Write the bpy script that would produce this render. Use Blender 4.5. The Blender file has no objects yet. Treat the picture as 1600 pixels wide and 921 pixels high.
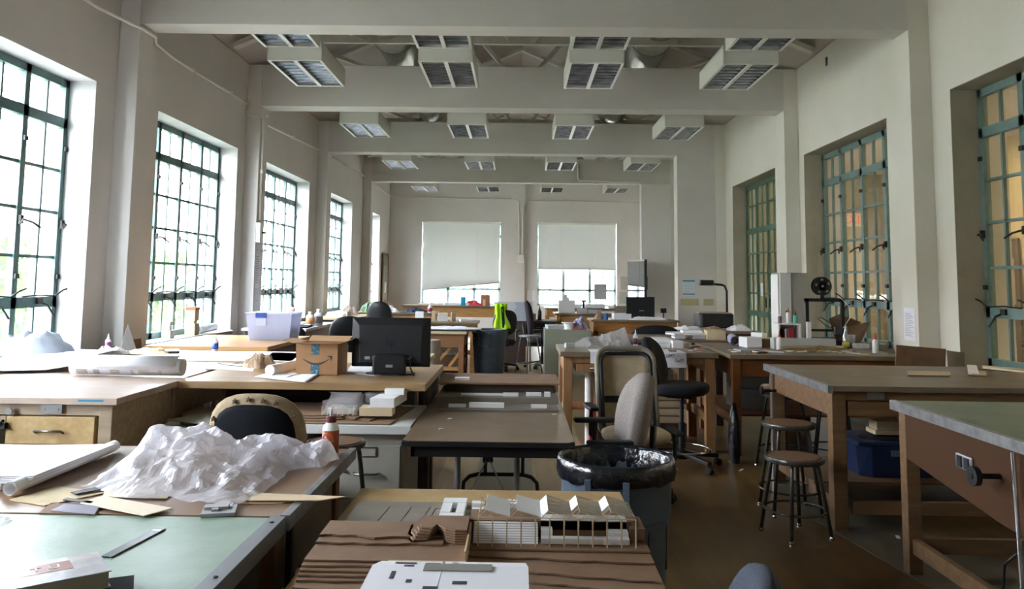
import bpy, bmesh, math, random
from math import sin, cos, pi, radians
from mathutils import Vector, Matrix, noise, Euler

# ------------------------------------------------------------------ camera
SC = bpy.context.scene
COL = SC.collection
EYE = 1.55
FPX, CXP, CYP = 1250.0, 800.0, 324.76
YAW, PITCH, ROLL = radians(0.6058), radians(5.2994), radians(0.6636)
_B = Matrix(((1, 0, 0), (0, 0, -1), (0, 1, 0)))
_Rz = Matrix(((cos(YAW), sin(YAW), 0), (-sin(YAW), cos(YAW), 0), (0, 0, 1)))
_Rx = Matrix(((1, 0, 0), (0, cos(PITCH), sin(PITCH)), (0, -sin(PITCH), cos(PITCH))))
_Rr = Matrix(((cos(ROLL), -sin(ROLL), 0), (sin(ROLL), cos(ROLL), 0), (0, 0, 1)))
MC = _Rr @ _Rx @ _B @ _Rz
cam = bpy.data.cameras.new('camera')
cam.sensor_width = 36; cam.lens = 36 * FPX / 1600
cam.shift_x = 0.0; cam.shift_y = (CYP - 460.5) / 1600
cam.clip_start = 0.05; cam.clip_end = 300
camo = bpy.data.objects.new('camera', cam); COL.objects.link(camo)
_m = MC.transposed() @ Matrix(((1, 0, 0), (0, -1, 0), (0, 0, -1)))
camo.matrix_world = Matrix.Translation((0, 0, EYE)) @ _m.to_4x4()
SC.camera = camo

def ray(px, py):
    return MC.transposed() @ Vector(((px - CXP) / FPX, (py - CYP) / FPX, 1))
def onz(px, py, z):
    v = ray(px, py); t = (z - EYE) / v.z; return Vector((v.x * t, v.y * t, z))
def onx(px, py, x):
    v = ray(px, py); t = x / v.x; return Vector((x, v.y * t, EYE + v.z * t))
def ony(px, py, y):
    v = ray(px, py); t = y / v.y; return Vector((v.x * t, y, EYE + v.z * t))

# ------------------------------------------------------------------ world, light, exposure
W = bpy.data.worlds.new('world'); SC.world = W; W.use_nodes = True
_nt = W.node_tree; _nt.nodes.clear()
_o = _nt.nodes.new('ShaderNodeOutputWorld'); _b = _nt.nodes.new('ShaderNodeBackground')
_b.inputs['Color'].default_value = (0.84, 0.915, 1.02, 1); _b.inputs['Strength'].default_value = 14.0
_nt.links.new(_b.outputs[0], _o.inputs[0])
SC.view_settings.view_transform = 'Standard'; SC.view_settings.look = 'None'
SC.view_settings.exposure = 1.72; SC.view_settings.gamma = 1; SC.view_settings.use_curve_mapping = False
SC.cycles.use_denoising = True
SC.cycles.max_bounces = 10; SC.cycles.diffuse_bounces = 6; SC.cycles.glossy_bounces = 3
SC.cycles.transparent_max_bounces = 12; SC.cycles.transmission_bounces = 4
SC.cycles.sample_clamp_indirect = 6; SC.cycles.caustics_reflective = False; SC.cycles.caustics_refractive = False

def lamp(name, kind, loc, rot=(0, 0, 0), energy=10, color=(1, 1, 1), size=1, size_y=None, portal=False):
    l = bpy.data.lights.new(name, kind); l.energy = energy; l.color = color
    if kind == 'AREA':
        l.shape = 'RECTANGLE'; l.size = size; l.size_y = size_y or size
        if portal: l.cycles.is_portal = True
    o = bpy.data.objects.new(name, l); o.location = loc; o.rotation_euler = rot; COL.objects.link(o); return o

XW = 3.9          # side walls
WT = 0.5          # wall thickness
ZT, ZS = 3.345, 0.85   # window head and sill
LEFT_WIN = [(0.95, 3.4), (4.7, 7.17), (8.42, 10.87), (12.1, 14.65), (16.2, 18.46), (19.75, 22.15)]
FAR_Y = 23.76
for a, b in LEFT_WIN:   # daylight portals in the window openings
    lamp('window_portal', 'AREA', (-4.38, (a + b) / 2, (ZT + ZS) / 2), (0, radians(-90), 0), 1, size=ZT - ZS, size_y=b - a, portal=True)
for a, b in ((-2.92, -0.57), (0.52, 2.87)):
    lamp('window_portal', 'AREA', ((a + b) / 2, FAR_Y + 0.42, 2.1), (radians(-90), 0, 0), 1, size=b - a, size_y=2.4, portal=True)

# ------------------------------------------------------------------ materials
def lin(h):
    if isinstance(h, str):
        h = h.lstrip('#'); h = [int(h[i:i + 2], 16) / 255 for i in (0, 2, 4)]
        return tuple(c / 12.92 if c <= 0.04045 else ((c + 0.055) / 1.055) ** 2.4 for c in h)
    return tuple(h)
_mats = {}
def mat(name, c, rough=0.6, metal=0.0, c2=None, scale=(8, 8, 8), lo=0.35, hi=0.65, bump=0.0, bscale=60, detail=4,
        emit=0.0, alpha=1.0, trans=0.0, spec=0.5, coat=0.0, gen=False):
    if name in _mats: return _mats[name]
    m = bpy.data.materials.new(name); m.use_nodes = True; nt = m.node_tree
    p = nt.nodes['Principled BSDF']; c = lin(c)
    p.inputs['Base Color'].default_value = (*c, 1); p.inputs['Roughness'].default_value = rough
    p.inputs['Metallic'].default_value = metal; p.inputs['Specular IOR Level'].default_value = spec
    p.inputs['Coat Weight'].default_value = coat
    if trans: p.inputs['Transmission Weight'].default_value = trans
    if alpha < 1: p.inputs['Alpha'].default_value = alpha
    if emit: p.inputs['Emission Color'].default_value = (*c, 1); p.inputs['Emission Strength'].default_value = emit
    if c2 or bump:
        tc = nt.nodes.new('ShaderNodeTexCoord')
        mp = nt.nodes.new('ShaderNodeMapping'); mp.inputs['Scale'].default_value = scale
        nt.links.new(tc.outputs['Object'], mp.inputs[0])
    if c2:
        n = nt.nodes.new('ShaderNodeTexNoise'); n.inputs['Scale'].default_value = 1; n.inputs['Detail'].default_value = detail
        n.inputs['Roughness'].default_value = 0.6
        nt.links.new(mp.outputs[0], n.inputs[0])
        r = nt.nodes.new('ShaderNodeValToRGB'); r.color_ramp.elements[0].position = lo; r.color_ramp.elements[1].position = hi
        r.color_ramp.elements[0].color = (*c, 1); r.color_ramp.elements[1].color = (*lin(c2), 1)
        nt.links.new(n.outputs[0], r.inputs[0]); nt.links.new(r.outputs[0], p.inputs['Base Color'])
    if bump:
        n2 = nt.nodes.new('ShaderNodeTexNoise'); n2.inputs['Scale'].default_value = bscale; n2.inputs['Detail'].default_value = 3
        nt.links.new(tc.outputs['Object'], n2.inputs[0])
        bp = nt.nodes.new('ShaderNodeBump'); bp.inputs['Strength'].default_value = bump; bp.inputs['Distance'].default_value = 0.01
        nt.links.new(n2.outputs[0], bp.inputs['Height']); nt.links.new(bp.outputs[0], p.inputs['Normal'])
    _mats[name] = m; return m

def see(name, c, tr=0.5, rough=0.2, gl=0.15):
    """thin see-through sheet: transparent + translucent/diffuse + a little gloss"""
    if name in _mats: return _mats[name]
    m = bpy.data.materials.new(name); m.use_nodes = True; nt = m.node_tree; nt.nodes.clear()
    o = nt.nodes.new('ShaderNodeOutputMaterial'); c = (*lin(c), 1)
    t = nt.nodes.new('ShaderNodeBsdfTransparent'); d = nt.nodes.new('ShaderNodeBsdfDiffuse'); tl = nt.nodes.new('ShaderNodeBsdfTranslucent')
    g = nt.nodes.new('ShaderNodeBsdfGlossy'); g.inputs['Roughness'].default_value = rough
    d.inputs[0].default_value = c; tl.inputs[0].default_value = c
    a = nt.nodes.new('ShaderNodeMixShader'); a.inputs[0].default_value = 0.5
    b = nt.nodes.new('ShaderNodeMixShader'); b.inputs[0].default_value = 1 - tr
    e = nt.nodes.new('ShaderNodeMixShader'); e.inputs[0].default_value = gl
    nt.links.new(d.outputs[0], a.inputs[1]); nt.links.new(tl.outputs[0], a.inputs[2])
    nt.links.new(t.outputs[0], b.inputs[1]); nt.links.new(a.outputs[0], b.inputs[2])
    nt.links.new(b.outputs[0], e.inputs[1]); nt.links.new(g.outputs[0], e.inputs[2]); nt.links.new(e.outputs[0], o.inputs[0])
    _mats[name] = m; return m

WALL = mat('wall_paint', '#dcd9d5', 0.75, c2='#d4d0cb', scale=(0.7, 0.7, 0.7), bump=0.05, bscale=25)
WALLR = mat('wall_paint_warm', '#dbd8cc', 0.75, c2='#d3cfc0', scale=(0.8, 0.8, 0.8), bump=0.05, bscale=25)
REVEAL = mat('reveal_paint', '#c9c9c9', 0.6, c2='#bcbcbc', scale=(3, 3, 3))
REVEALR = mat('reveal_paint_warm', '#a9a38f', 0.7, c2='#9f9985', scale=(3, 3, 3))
BEAM = mat('beam_paint', '#cdc9c1', 0.7, c2='#c5c1b8', scale=(0.8, 2, 2))
CEIL = mat('ceiling_board', '#b8b0a6', 0.85, c2='#aba399', scale=(1.5, 1.5, 1.5))
TIMBER = mat('roof_timber', '#d3cec2', 0.8, c2='#c2bdb0', scale=(4, 4, 4))
GALV = mat('galvanised_duct', '#b4b4aa', 0.35, 0.85, c2='#9d9d94', scale=(6, 6, 6))
TEAL = mat('green_window_paint', '#486762', 0.45, c2='#3f5c57', scale=(12, 12, 12))
GREEN_D = mat('green_door_paint', '#4d6f5c', 0.5, c2='#43624f', scale=(8, 8, 8))
IRON = mat('dark_iron', '#2b2b27', 0.5, 0.5)
WHITEM = mat('white_enamel', '#dfdfd6', 0.4)
FIXW = mat('fixture_paint', '#cfcfc4', 0.5)
LOUV = mat('louvre_aluminium', '#c8ccd2', 0.16, 0.95, c2='#90949c', scale=(9, 9, 9))
STEEL = mat('steel', '#9a9a98', 0.3, 0.9)
CHROME = mat('chrome', '#c9c9c9', 0.12, 1.0)
STOOLM = mat('stool_metal', '#6b6a66', 0.32, 0.8, c2='#55544f', scale=(20, 20, 20))
MASON = mat('hardboard_seat', '#7d5d42', 0.5, c2='#6b4e37', scale=(14, 14, 14))
GLASS = see('window_glass', '#ffffff', tr=0.97, rough=0.03, gl=0.06)
GLASSI = see('interior_glass', '#c9c4a8', tr=0.93, rough=0.03, gl=0.10)
WOODT = mat('table_leg_wood', '#8a6240', 0.5, c2='#6f4b2e', scale=(30, 30, 2.5), lo=0.3, hi=0.7)
WOODR = mat('reddish_table_wood', '#7d4a20', 0.45, c2='#613615', scale=(3, 30, 30), lo=0.3, hi=0.7)
WOODP = mat('pale_worn_wood', '#a8967e', 0.55, c2='#8a7861', scale=(3, 25, 25), lo=0.3, hi=0.7)
WOODO = mat('olive_worn_wood', '#7b5d3e', 0.55, c2='#614629', scale=(3, 25, 25), lo=0.3, hi=0.7)
MAPLE = mat('maple_top', '#c99f6c', 0.35, c2='#b98a55', scale=(3, 40, 40), lo=0.3, hi=0.7)
TOPW = mat('worn_wood_top', '#bba99b', 0.3, c2='#a08b7a', scale=(2.5, 9, 9), lo=0.25, hi=0.75, spec=0.6, bump=0.04)
TOPG = mat('worn_grey_brown_top', '#84755f', 0.4, c2='#6a5c48', scale=(3, 6, 6), lo=0.3, hi=0.7, bump=0.05)
TOPB = mat('brown_hardboard_top', '#876b52', 0.38, c2='#775c44', scale=(5, 5, 5), bump=0.03)
GREENT = mat('green_drawing_cover', '#8a9f8d', 0.38, c2='#788e7c', scale=(5, 5, 5), bump=0.1, bscale=30)
GREENR = mat('green_drawing_cover_worn', '#75806a', 0.4, c2='#616e58', scale=(4, 4, 4), bump=0.06, bscale=30)
DARKB = mat('dark_brown_board', '#4a3a30', 0.6, c2='#3e3028', scale=(3, 10, 10))
ALU = mat('aluminium_edge', '#a9abac', 0.35, 0.7, c2='#8a8c8e', scale=(15, 15, 15))
LAMIN = mat('folding_table_laminate', '#7c6a56', 0.28, c2='#6d5c49', scale=(6, 6, 6), spec=0.6)
BLACKM = mat('black_metal', '#101012', 0.45)
BLACKP = mat('black_plastic', '#0d0f13', 0.5)
BLACKF = mat('black_fabric', '#0c0e13', 0.95)
NAVYF = mat('navy_fabric', '#0b0e17', 0.95)
CHARC = mat('charcoal_shell', '#080c12', 0.8, spec=0.2)
CREAMF = mat('cream_mesh', '#bfae90', 0.85, c2='#ac9b7e', scale=(8, 8, 8))
TAUPEM = mat('taupe_frame', '#7b7768', 0.5)
GREYF = mat('grey_fabric', '#8d8580', 0.95, c2='#766e69', scale=(120, 120, 120))
BLUEF = mat('blue_grey_fabric', '#454c58', 0.95, c2='#383f4a', scale=(90, 90, 90))
TANF = mat('tan_star_fabric', '#a08f74', 0.9, c2='#8d7b60', scale=(20, 20, 20))
CABI = mat('cabinet_grey_enamel', '#aca89c', 0.45, c2='#a29e92', scale=(3, 3, 3))
CABG = mat('cabinet_green_grey', '#8c8f80', 0.45, c2='#828576', scale=(3, 3, 3))
PAPER = mat('white_paper', '#e9e9ec', 0.7, c2='#dedee4', scale=(4, 4, 4))
FOAM = mat('white_foamboard', '#e6e6e6', 0.6)
FOAMG = mat('grey_foamboard', '#a9aaac', 0.6)
CARD = mat('brown_cardboard', '#a37c56', 0.8, c2='#95704c', scale=(5, 5, 5))
CHIP = mat('chipboard', '#84684f', 0.8, c2='#785d45', scale=(8, 8, 8))
CHIPG = mat('grey_chipboard', '#7e7668', 0.8, c2='#70695c', scale=(5, 5, 5), bump=0.03)
CHIPE = mat('scorched_board_edge', '#2e1d14', 0.9)
MANILA = mat('manila_board', '#c9b795', 0.75, c2='#bba984', scale=(6, 6, 6))
BASS = mat('basswood', '#cdb896', 0.6)
KRAFT = mat('kraft_paper', '#b39a80', 0.85, c2='#94795e', scale=(15, 15, 15))
BINM = mat('slate_plastic', '#4c5967', 0.5, c2='#43505e', scale=(10, 10, 10))
LINER = mat('black_bag_film', '#0a0d15', 0.22, spec=0.8, bump=0.6, bscale=30)
PLAST = see('milky_plastic_film', '#f6f6ff', tr=0.30, rough=0.16, gl=0.13)
PLASTC = see('clear_plastic_film', '#d9d9dc', tr=0.55, rough=0.15, gl=0.16)
TUBP = see('milky_tub_plastic', '#dfe4f4', tr=0.30, rough=0.3, gl=0.08)
ACRY = see('clear_acrylic', '#e8e8ee', tr=0.72, rough=0.08, gl=0.18)
BGLASS = see('bottle_glass', '#b7b7a8', tr=0.7, rough=0.04, gl=0.2)
BLUEP = mat('blue_plastic', '#2c4fa8', 0.4)
NAVYP = mat('navy_plastic', '#12264a', 0.4)
INK = mat('dark_ink', '#33353b', 0.7)
INKL = mat('pale_ink', '#9a9ca6', 0.7)
REDP = mat('red_plastic', '#c23a24', 0.4)
ORANGE = mat('orange_plastic', '#d8552c', 0.45)
WHITEP = mat('white_plastic', '#e4e4e0', 0.4)
MAROON = mat('maroon_cap', '#5a2420', 0.5)
AMBER = mat('amber_label', '#a3431d', 0.45, c2='#8e3715', scale=(9, 9, 9))
GOLD = mat('gold_print', '#c68a3c', 0.5)
PURPLE = mat('purple_label', '#7a3a72', 0.5)
CYAN = mat('cyan_card', '#1f9fd0', 0.5)
TEALT = mat('teal_tape', '#1d7f98', 0.5)
HIVIS = mat('hi_vis_fabric', '#b6ee1c', 0.8)
REDB = mat('red_book', '#9c1f30', 0.5)
BLINDM = mat('blind_slat', '#dcdad0', 0.5)
TANW = mat('hall_wall_paint', '#b8a578', 0.85, c2='#ab996d', scale=(1, 1, 1))

# ------------------------------------------------------------------ mesh helper
class G:
    def __init__(s): s.b = bmesh.new()
    def add(s, vs, fs, M=None):
        v = [s.b.verts.new(M @ Vector(p) if M else p) for p in vs]
        for f in fs:
            try: s.b.faces.new([v[i] for i in f])
            except ValueError: pass
        return s
    def box(s, x0, x1, y0, y1, z0, z1, M=None):
        vs = [(x, y, z) for z in (z0, z1) for x, y in ((x0, y0), (x1, y0), (x1, y1), (x0, y1))]
        return s.add(vs, [(3, 2, 1, 0), (4, 5, 6, 7), (0, 1, 5, 4), (1, 2, 6, 5), (2, 3, 7, 6), (3, 0, 4, 7)], M)
    def ob(s, c, size, rot=(0, 0, 0)):
        M = Matrix.Translation(c) @ Euler(rot).to_matrix().to_4x4(); a, b, d = (q / 2 for q in size)
        return s.box(-a, a, -b, b, -d, d, M)
    def bar(s, p0, p1, w, h=None, up=(0, 0, 1)):
        h = h or w; p0, p1 = Vector(p0), Vector(p1); z = (p1 - p0); L = z.length; z.normalize()
        u = Vector(up)
        if abs(z.dot(u)) > 0.95: u = Vector((0, 1, 0))
        x = z.cross(u).normalized(); y = x.cross(z) * -1
        y = z.cross(x)
        M = Matrix((x, y, z)).transposed().to_4x4(); M.translation = p0
        return s.box(-w / 2, w / 2, -h / 2, h / 2, 0, L, M)
    def cyl(s, p0, p1, r, r1=None, n=14, caps=True):
        r1 = r if r1 is None else r1
        p0, p1 = Vector(p0), Vector(p1); z = (p1 - p0).normalized()
        u = Vector((1, 0, 0)) if abs(z.x) < 0.9 else Vector((0, 1, 0)); x = z.cross(u).normalized(); y = z.cross(x)
        vs = [p0 + (x * cos(2 * pi * i / n) + y * sin(2 * pi * i / n)) * r for i in range(n)] + \
             [p1 + (x * cos(2 * pi * i / n) + y * sin(2 * pi * i / n)) * r1 for i in range(n)]
        fs = [(i, (i + 1) % n, n + (i + 1) % n, n + i) for i in range(n)]
        if caps: fs += [tuple(range(n))[::-1], tuple(range(n, 2 * n))]
        return s.add(vs, fs)
    def tube(s, pts, r, n=8, closed=False):
        P = [Vector(p) for p in pts]; m = len(P); vs = []; x = None
        for i, p in enumerate(P):
            a = P[(i - 1) % m] if (closed or i) else p; b = P[(i + 1) % m] if (closed or i < m - 1) else p
            t = (b - a).normalized()
            if x is None: x = t.cross(Vector((0, 0, 1)) if abs(t.z) < 0.9 else Vector((1, 0, 0))).normalized()
            x = (x - t * x.dot(t)).normalized(); y = t.cross(x)
            vs += [p + (x * cos(2 * pi * k / n) + y * sin(2 * pi * k / n)) * r for k in range(n)]
        fs = []
        for i in range(m if closed else m - 1):
            for k in range(n):
                j = (i + 1) % m; fs.append((i * n + k, i * n + (k + 1) % n, j * n + (k + 1) % n, j * n + k))
        if not closed: fs += [tuple(range(n))[::-1], tuple((m - 1) * n + k for k in range(n))]
        return s.add(vs, fs)
    def lathe(s, prof, c=(0, 0, 0), n=24, sx=1, sy=1, M=None):
        vs = []
        for r, z in prof: vs += [(c[0] + r * sx * cos(2 * pi * k / n), c[1] + r * sy * sin(2 * pi * k / n), c[2] + z) for k in range(n)]
        fs = [(i * n + k, i * n + (k + 1) % n, (i + 1) * n + (k + 1) % n, (i + 1) * n + k) for i in range(len(prof) - 1) for k in range(n)]
        if prof[0][0] > 1e-6: fs.append(tuple(range(n))[::-1])
        if prof[-1][0] > 1e-6: fs.append(tuple((len(prof) - 1) * n + k for k in range(n)))
        return s.add(vs, fs, M)
    def prism(s, poly, z0, z1, M=None):
        n = len(poly)
        vs = [(x, y, z0) for x, y in poly] + [(x, y, z1) for x, y in poly]
        fs = [tuple(range(n))[::-1], tuple(range(n, 2 * n))] + [(i, (i + 1) % n, n + (i + 1) % n, n + i) for i in range(n)]
        return s.add(vs, fs, M)
    def grid(s, f, nu, nv):
        vs = [f(i / nu, j / nv) for j in range(nv + 1) for i in range(nu + 1)]
        fs = [(j * (nu + 1) + i, j * (nu + 1) + i + 1, (j + 1) * (nu + 1) + i + 1, (j + 1) * (nu + 1) + i) for j in range(nv) for i in range(nu)]
        return s.add(vs, fs)
    def build(s, name, m, parent=None, smooth=False, bevel=0, solid=0, sub=0, loc=None):
        bmesh.ops.remove_doubles(s.b, verts=s.b.verts, dist=1e-6)
        bmesh.ops.recalc_face_normals(s.b, faces=s.b.faces)
        me = bpy.data.meshes.new(name); s.b.to_mesh(me); s.b.free(); me.materials.append(m)
        if smooth:
            for p in me.polygons: p.use_smooth = True
            if smooth == 'auto': me.set_sharp_from_angle(angle=radians(35))
        o = bpy.data.objects.new(name, me); COL.objects.link(o)
        if parent: o.parent = parent
        if loc: o.location = loc
        if solid:
            q = o.modifiers.new('solid', 'SOLIDIFY'); q.thickness = solid; q.offset = 0
        if bevel:
            q = o.modifiers.new('bevel', 'BEVEL'); q.width = bevel; q.segments = 2; q.limit_method = 'ANGLE'
        if sub:
            q = o.modifiers.new('sub', 'SUBSURF'); q.levels = q.render_levels = sub
        return o

def tag(o, label, cat, group=None, kind=None):
    o['label'] = label; o['category'] = cat
    if group: o['group'] = group
    if kind: o['kind'] = kind
    return o
def thing(name, label, cat, loc=(0, 0, 0), rz=0, group=None):
    o = bpy.data.objects.new(name, None); COL.objects.link(o); o.empty_display_size = 0.05
    o.location = loc; o.rotation_euler = (0, 0, rz); return tag(o, label, cat, group)
def st(o):
    o['kind'] = 'structure'; return o
def place(o, loc, rz=0, rx=0, ry=0):
    o.location = loc; o.rotation_euler = (rx, ry, rz); return o
def dup(root, label, loc, rz=None, group=None, scale=None):
    def cp(o, par):
        c = o.copy(); COL.objects.link(c)
        if par is not None: c.parent = par
        for ch in list(o.children): cp(ch, c)
        return c
    r = cp(root, None); r['label'] = label; r.location = loc
    if rz is not None: r.rotation_euler = (root.rotation_euler[0], root.rotation_euler[1], rz)
    if group: r['group'] = group
    if scale: r.scale = scale if hasattr(scale, '__len__') else (scale,) * 3
    return r
def text(name, s, size, m, parent, loc, rot, ext=0.0005, align='CENTER'):
    c = bpy.data.curves.new(name, 'FONT'); c.body = s; c.size = size; c.extrude = ext; c.align_x = align; c.align_y = 'CENTER'
    t = bpy.data.objects.new(name, c); COL.objects.link(t)
    dg = bpy.context.evaluated_depsgraph_get(); me = bpy.data.meshes.new_from_object(t.evaluated_get(dg))
    bpy.data.objects.remove(t); o = bpy.data.objects.new(name, me); COL.objects.link(o)
    me.materials.clear(); me.materials.append(m)
    o.parent = parent; o.location = loc; o.rotation_euler = rot; return o
# ================================================================== room shell
BACK_Y = -3.2
ROOFZ = 4.6
# floor: brown linoleum with greyer strips
def floor_mat():
    m = mat('brown_linoleum', '#6d5430', 0.33, c2='#55401f', scale=(0.9, 0.9, 0.9), lo=0.3, hi=0.7, spec=0.55)
    nt = m.node_tree; p = nt.nodes['Principled BSDF']; r = [n for n in nt.nodes if n.type == 'VALTORGB'][0]
    tc = [n for n in nt.nodes if n.type == 'TEX_COORD'][0]
    # worn streaks running along the room
    mp = nt.nodes.new('ShaderNodeMapping'); mp.inputs['Scale'].default_value = (7, 0.5, 1)
    nt.links.new(tc.outputs['Object'], mp.inputs[0])
    n = nt.nodes.new('ShaderNodeTexNoise'); n.inputs['Scale'].default_value = 2; n.inputs['Detail'].default_value = 6
    nt.links.new(mp.outputs[0], n.inputs[0])
    r2 = nt.nodes.new('ShaderNodeValToRGB'); r2.color_ramp.elements[0].position = 0.35; r2.color_ramp.elements[1].position = 0.7
    r2.color_ramp.elements[0].color = (0.75, 0.75, 0.75, 1); r2.color_ramp.elements[1].color = (1.25, 1.2, 1.15, 1)
    nt.links.new(n.outputs[0], r2.inputs[0])
    mx = nt.nodes.new('ShaderNodeMix'); mx.data_type = 'RGBA'; mx.blend_type = 'MULTIPLY'; mx.inputs[0].default_value = 1
    nt.links.new(r.outputs[0], mx.inputs[6]); nt.links.new(r2.outputs[0], mx.inputs[7]); nt.links.new(mx.outputs[2], p.inputs['Base Color'])
    return m
st(G().box(-XW, XW, BACK_Y, FAR_Y, -0.1, 0).build('floor', floor_mat()))
# pale patched strips of the floor (thin inlays of grey-tan flooring)
FPATCH = mat('tan_floor_strip', '#94805f', 0.4, c2='#7d6a4d', scale=(14, 1.2, 1), lo=0.3, hi=0.7)
FPATCHG = mat('grey_floor_strip', '#6e6757', 0.4, c2='#5d5647', scale=(3, 3, 1), lo=0.3, hi=0.7)
for i, (x0, x1, y0, y1, mm) in enumerate([(-0.62, -0.33, 4.3, 11.9, FPATCH), (-0.33, 0.12, 4.3, 11.9, FPATCHG), (0.12, 0.6, 4.3, 9.5, FPATCH),
                                         (-0.62, 0.5, 11.9, 16.5, FPATCH)]):
    st(G().box(x0, x1, y0, y1, -0.02, 0.0015).build('floor_strip', mm))
g = G(); g.prism([(2.35, 2.9), (2.75, 2.9), (2.75, 4.7), (2.2, 6.6), (1.95, 6.6), (1.95, 5.6)], -0.02, 0.0015)
st(g.build('floor_strip', FPATCHG))

def side_wall(name, sgn, wins, m):
    """wall with openings; sgn -1 left, +1 right"""
    g = G(); xa, xb = (sgn * XW, sgn * (XW + WT)); x0, x1 = min(xa, xb), max(xa, xb)
    y = BACK_Y - 0.3
    for a, b, zs in wins:
        g.box(x0, x1, y, a, 0, ROOFZ + 0.3); g.box(x0, x1, a, b, ZT, ROOFZ + 0.3)
        if zs > 0: g.box(x0, x1, a, b, 0, zs)
        y = b
    g.box(x0, x1, y, FAR_Y + WT, 0, ROOFZ + 0.3)
    return st(g.build(name, m))
side_wall('wall_left', -1, [(a, b, ZS) for a, b in LEFT_WIN], WALL)
RIGHT_WIN = [(0.9, 3.4, ZS), (4.7, 7.2, ZS), (8.46, 10.96, ZS), (12.2, 14.68, 0.0)]
side_wall('wall_right', 1, RIGHT_WIN, WALLR)
# reveals: thin paint lining of the openings
def reveal(sgn, a, b, zs, m, d=0.27):
    x0, x1 = sorted((sgn * (XW + 0.001), sgn * (XW + d)))
    t = 0.006; g = G()
    g.box(x0, x1, a, a + t, zs, ZT); g.box(x0, x1, b - t, b, zs, ZT); g.box(x0, x1, a, b, ZT - t, ZT)
    g.box(x0, x1, a, b, zs, zs + t)
    st(g.build('trim_reveal', m))
for a, b in LEFT_WIN: reveal(-1, a, b, ZS, REVEAL)
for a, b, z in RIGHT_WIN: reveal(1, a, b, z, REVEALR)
SILLM = mat('grey_sill_paint', '#8d918d', 0.5)
for a, b in LEFT_WIN:
    st(G().box(-XW - 0.26, -XW + 0.035, a + 0.01, b - 0.01, ZS - 0.045, ZS + 0.012).build('trim_sill', SILLM, bevel=0.004))
# far wall with two openings
g = G(); y0, y1 = FAR_Y, FAR_Y + WT
xs = [-XW - WT, -2.92, -0.57, 0.52, 2.87, XW + WT]
g.box(xs[0], xs[1], y0, y1, 0, 5); g.box(xs[2], xs[3], y0, y1, 0, 5); g.box(xs[4], xs[5], y0, y1, 0, 5)
for a, b in ((xs[1], xs[2]), (xs[3], xs[4])): g.box(a, b, y0, y1, 3.31, 5); g.box(a, b, y0, y1, 0, 0.85)
st(g.build('wall_far', WALL))
st(G().box(-0.27, 0.14, FAR_Y - 0.12, FAR_Y, 0, ROOFZ).build('pilaster_far', WALL))
st(G().box(-XW - WT, XW + WT, BACK_Y - 0.3, BACK_Y, 0, 5).build('wall_back', WALL))
for nm, x0, x1 in (('baseboard_left', -XW, -XW + 0.02), ('baseboard_right', XW - 0.02, XW)):
    st(G().box(x0, x1, BACK_Y, 12.1 if x0 > 0 else FAR_Y, 0, 0.12).build(nm, mat('baseboard_paint', '#5d5a50', 0.6)))
st(G().box(-XW, XW, FAR_Y - 0.02, FAR_Y, 0, 0.12).build('baseboard_far', mat('baseboard_paint', '#5d5a50', 0.6)))
# piers, beams, deep pillars
BEAMS = [(0.1, 0.42), (3.8, 4.12), (7.52, 7.82), (11.15, 11.5), (15.17, 15.5), (19.68, 19.95)]
ZB = 4.0
for i, (a, b) in enumerate(BEAMS):
    st(G().box(-XW + 0.2 if i < 9 else -XW, (XW - 0.2), a, b, ZB, 4.6).build('beam', BEAM, bevel=0.006))
    st(G().box(-XW, -XW + 0.2, a, b, 0, ROOFZ).build('pier_left', WALL, bevel=0.006))
    st(G().box(XW - 0.2, XW, a, b, 0, ROOFZ).build('pier_right', WALLR, bevel=0.006))
st(G().box(2.98, XW - 0.2, 15.17, 15.5, 0, ZB).build('pillar_right', BEAM, bevel=0.006))
st(G().box(2.98, XW - 0.2, 19.68, 19.95, 0, ZB).build('pillar_right', WALL, bevel=0.006))
# roof: sloping boards from the wall heads to a ridge, with trusses
for s in (-1, 1):
    g = G(); a0 = s * (XW + WT); z0 = ROOFZ; z1 = 6.3
    for k in (0,):
        vs = [(s * XW, BACK_Y - 0.3, z0), (s * XW, FAR_Y + WT, z0), (0, FAR_Y + WT, z1), (0, BACK_Y - 0.3, z1)]
        vs2 = [(x, y, z + 0.12) for x, y, z in vs]
        g.add(vs + vs2, [(0, 1, 2, 3), (7, 6, 5, 4), (0, 1, 5, 4), (1, 2, 6, 5), (2, 3, 7, 6), (3, 0, 4, 7)])
    st(g.build('ceiling', CEIL))
    st(G().box(min(s * (XW - 0.02), s * (XW + WT)), max(s * (XW - 0.02), s * (XW + WT)), BACK_Y - 0.3, FAR_Y + WT, ROOFZ, 4.75).build('ceiling', CEIL))
for s in (-1, 1):
    st(G().prism([(-XW - WT, 4.6), (XW + WT, 4.6), (0, 6.4)], 0, 0.2, Matrix(((1, 0, 0, 0), (0, 0, 1, BACK_Y - 0.3 if s < 0 else FAR_Y + 0.2), (0, 1, 0, 0), (0, 0, 0, 1)))).build('wall_gable', WALL))
ty = 1.0
slope = 1.7 / XW
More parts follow.
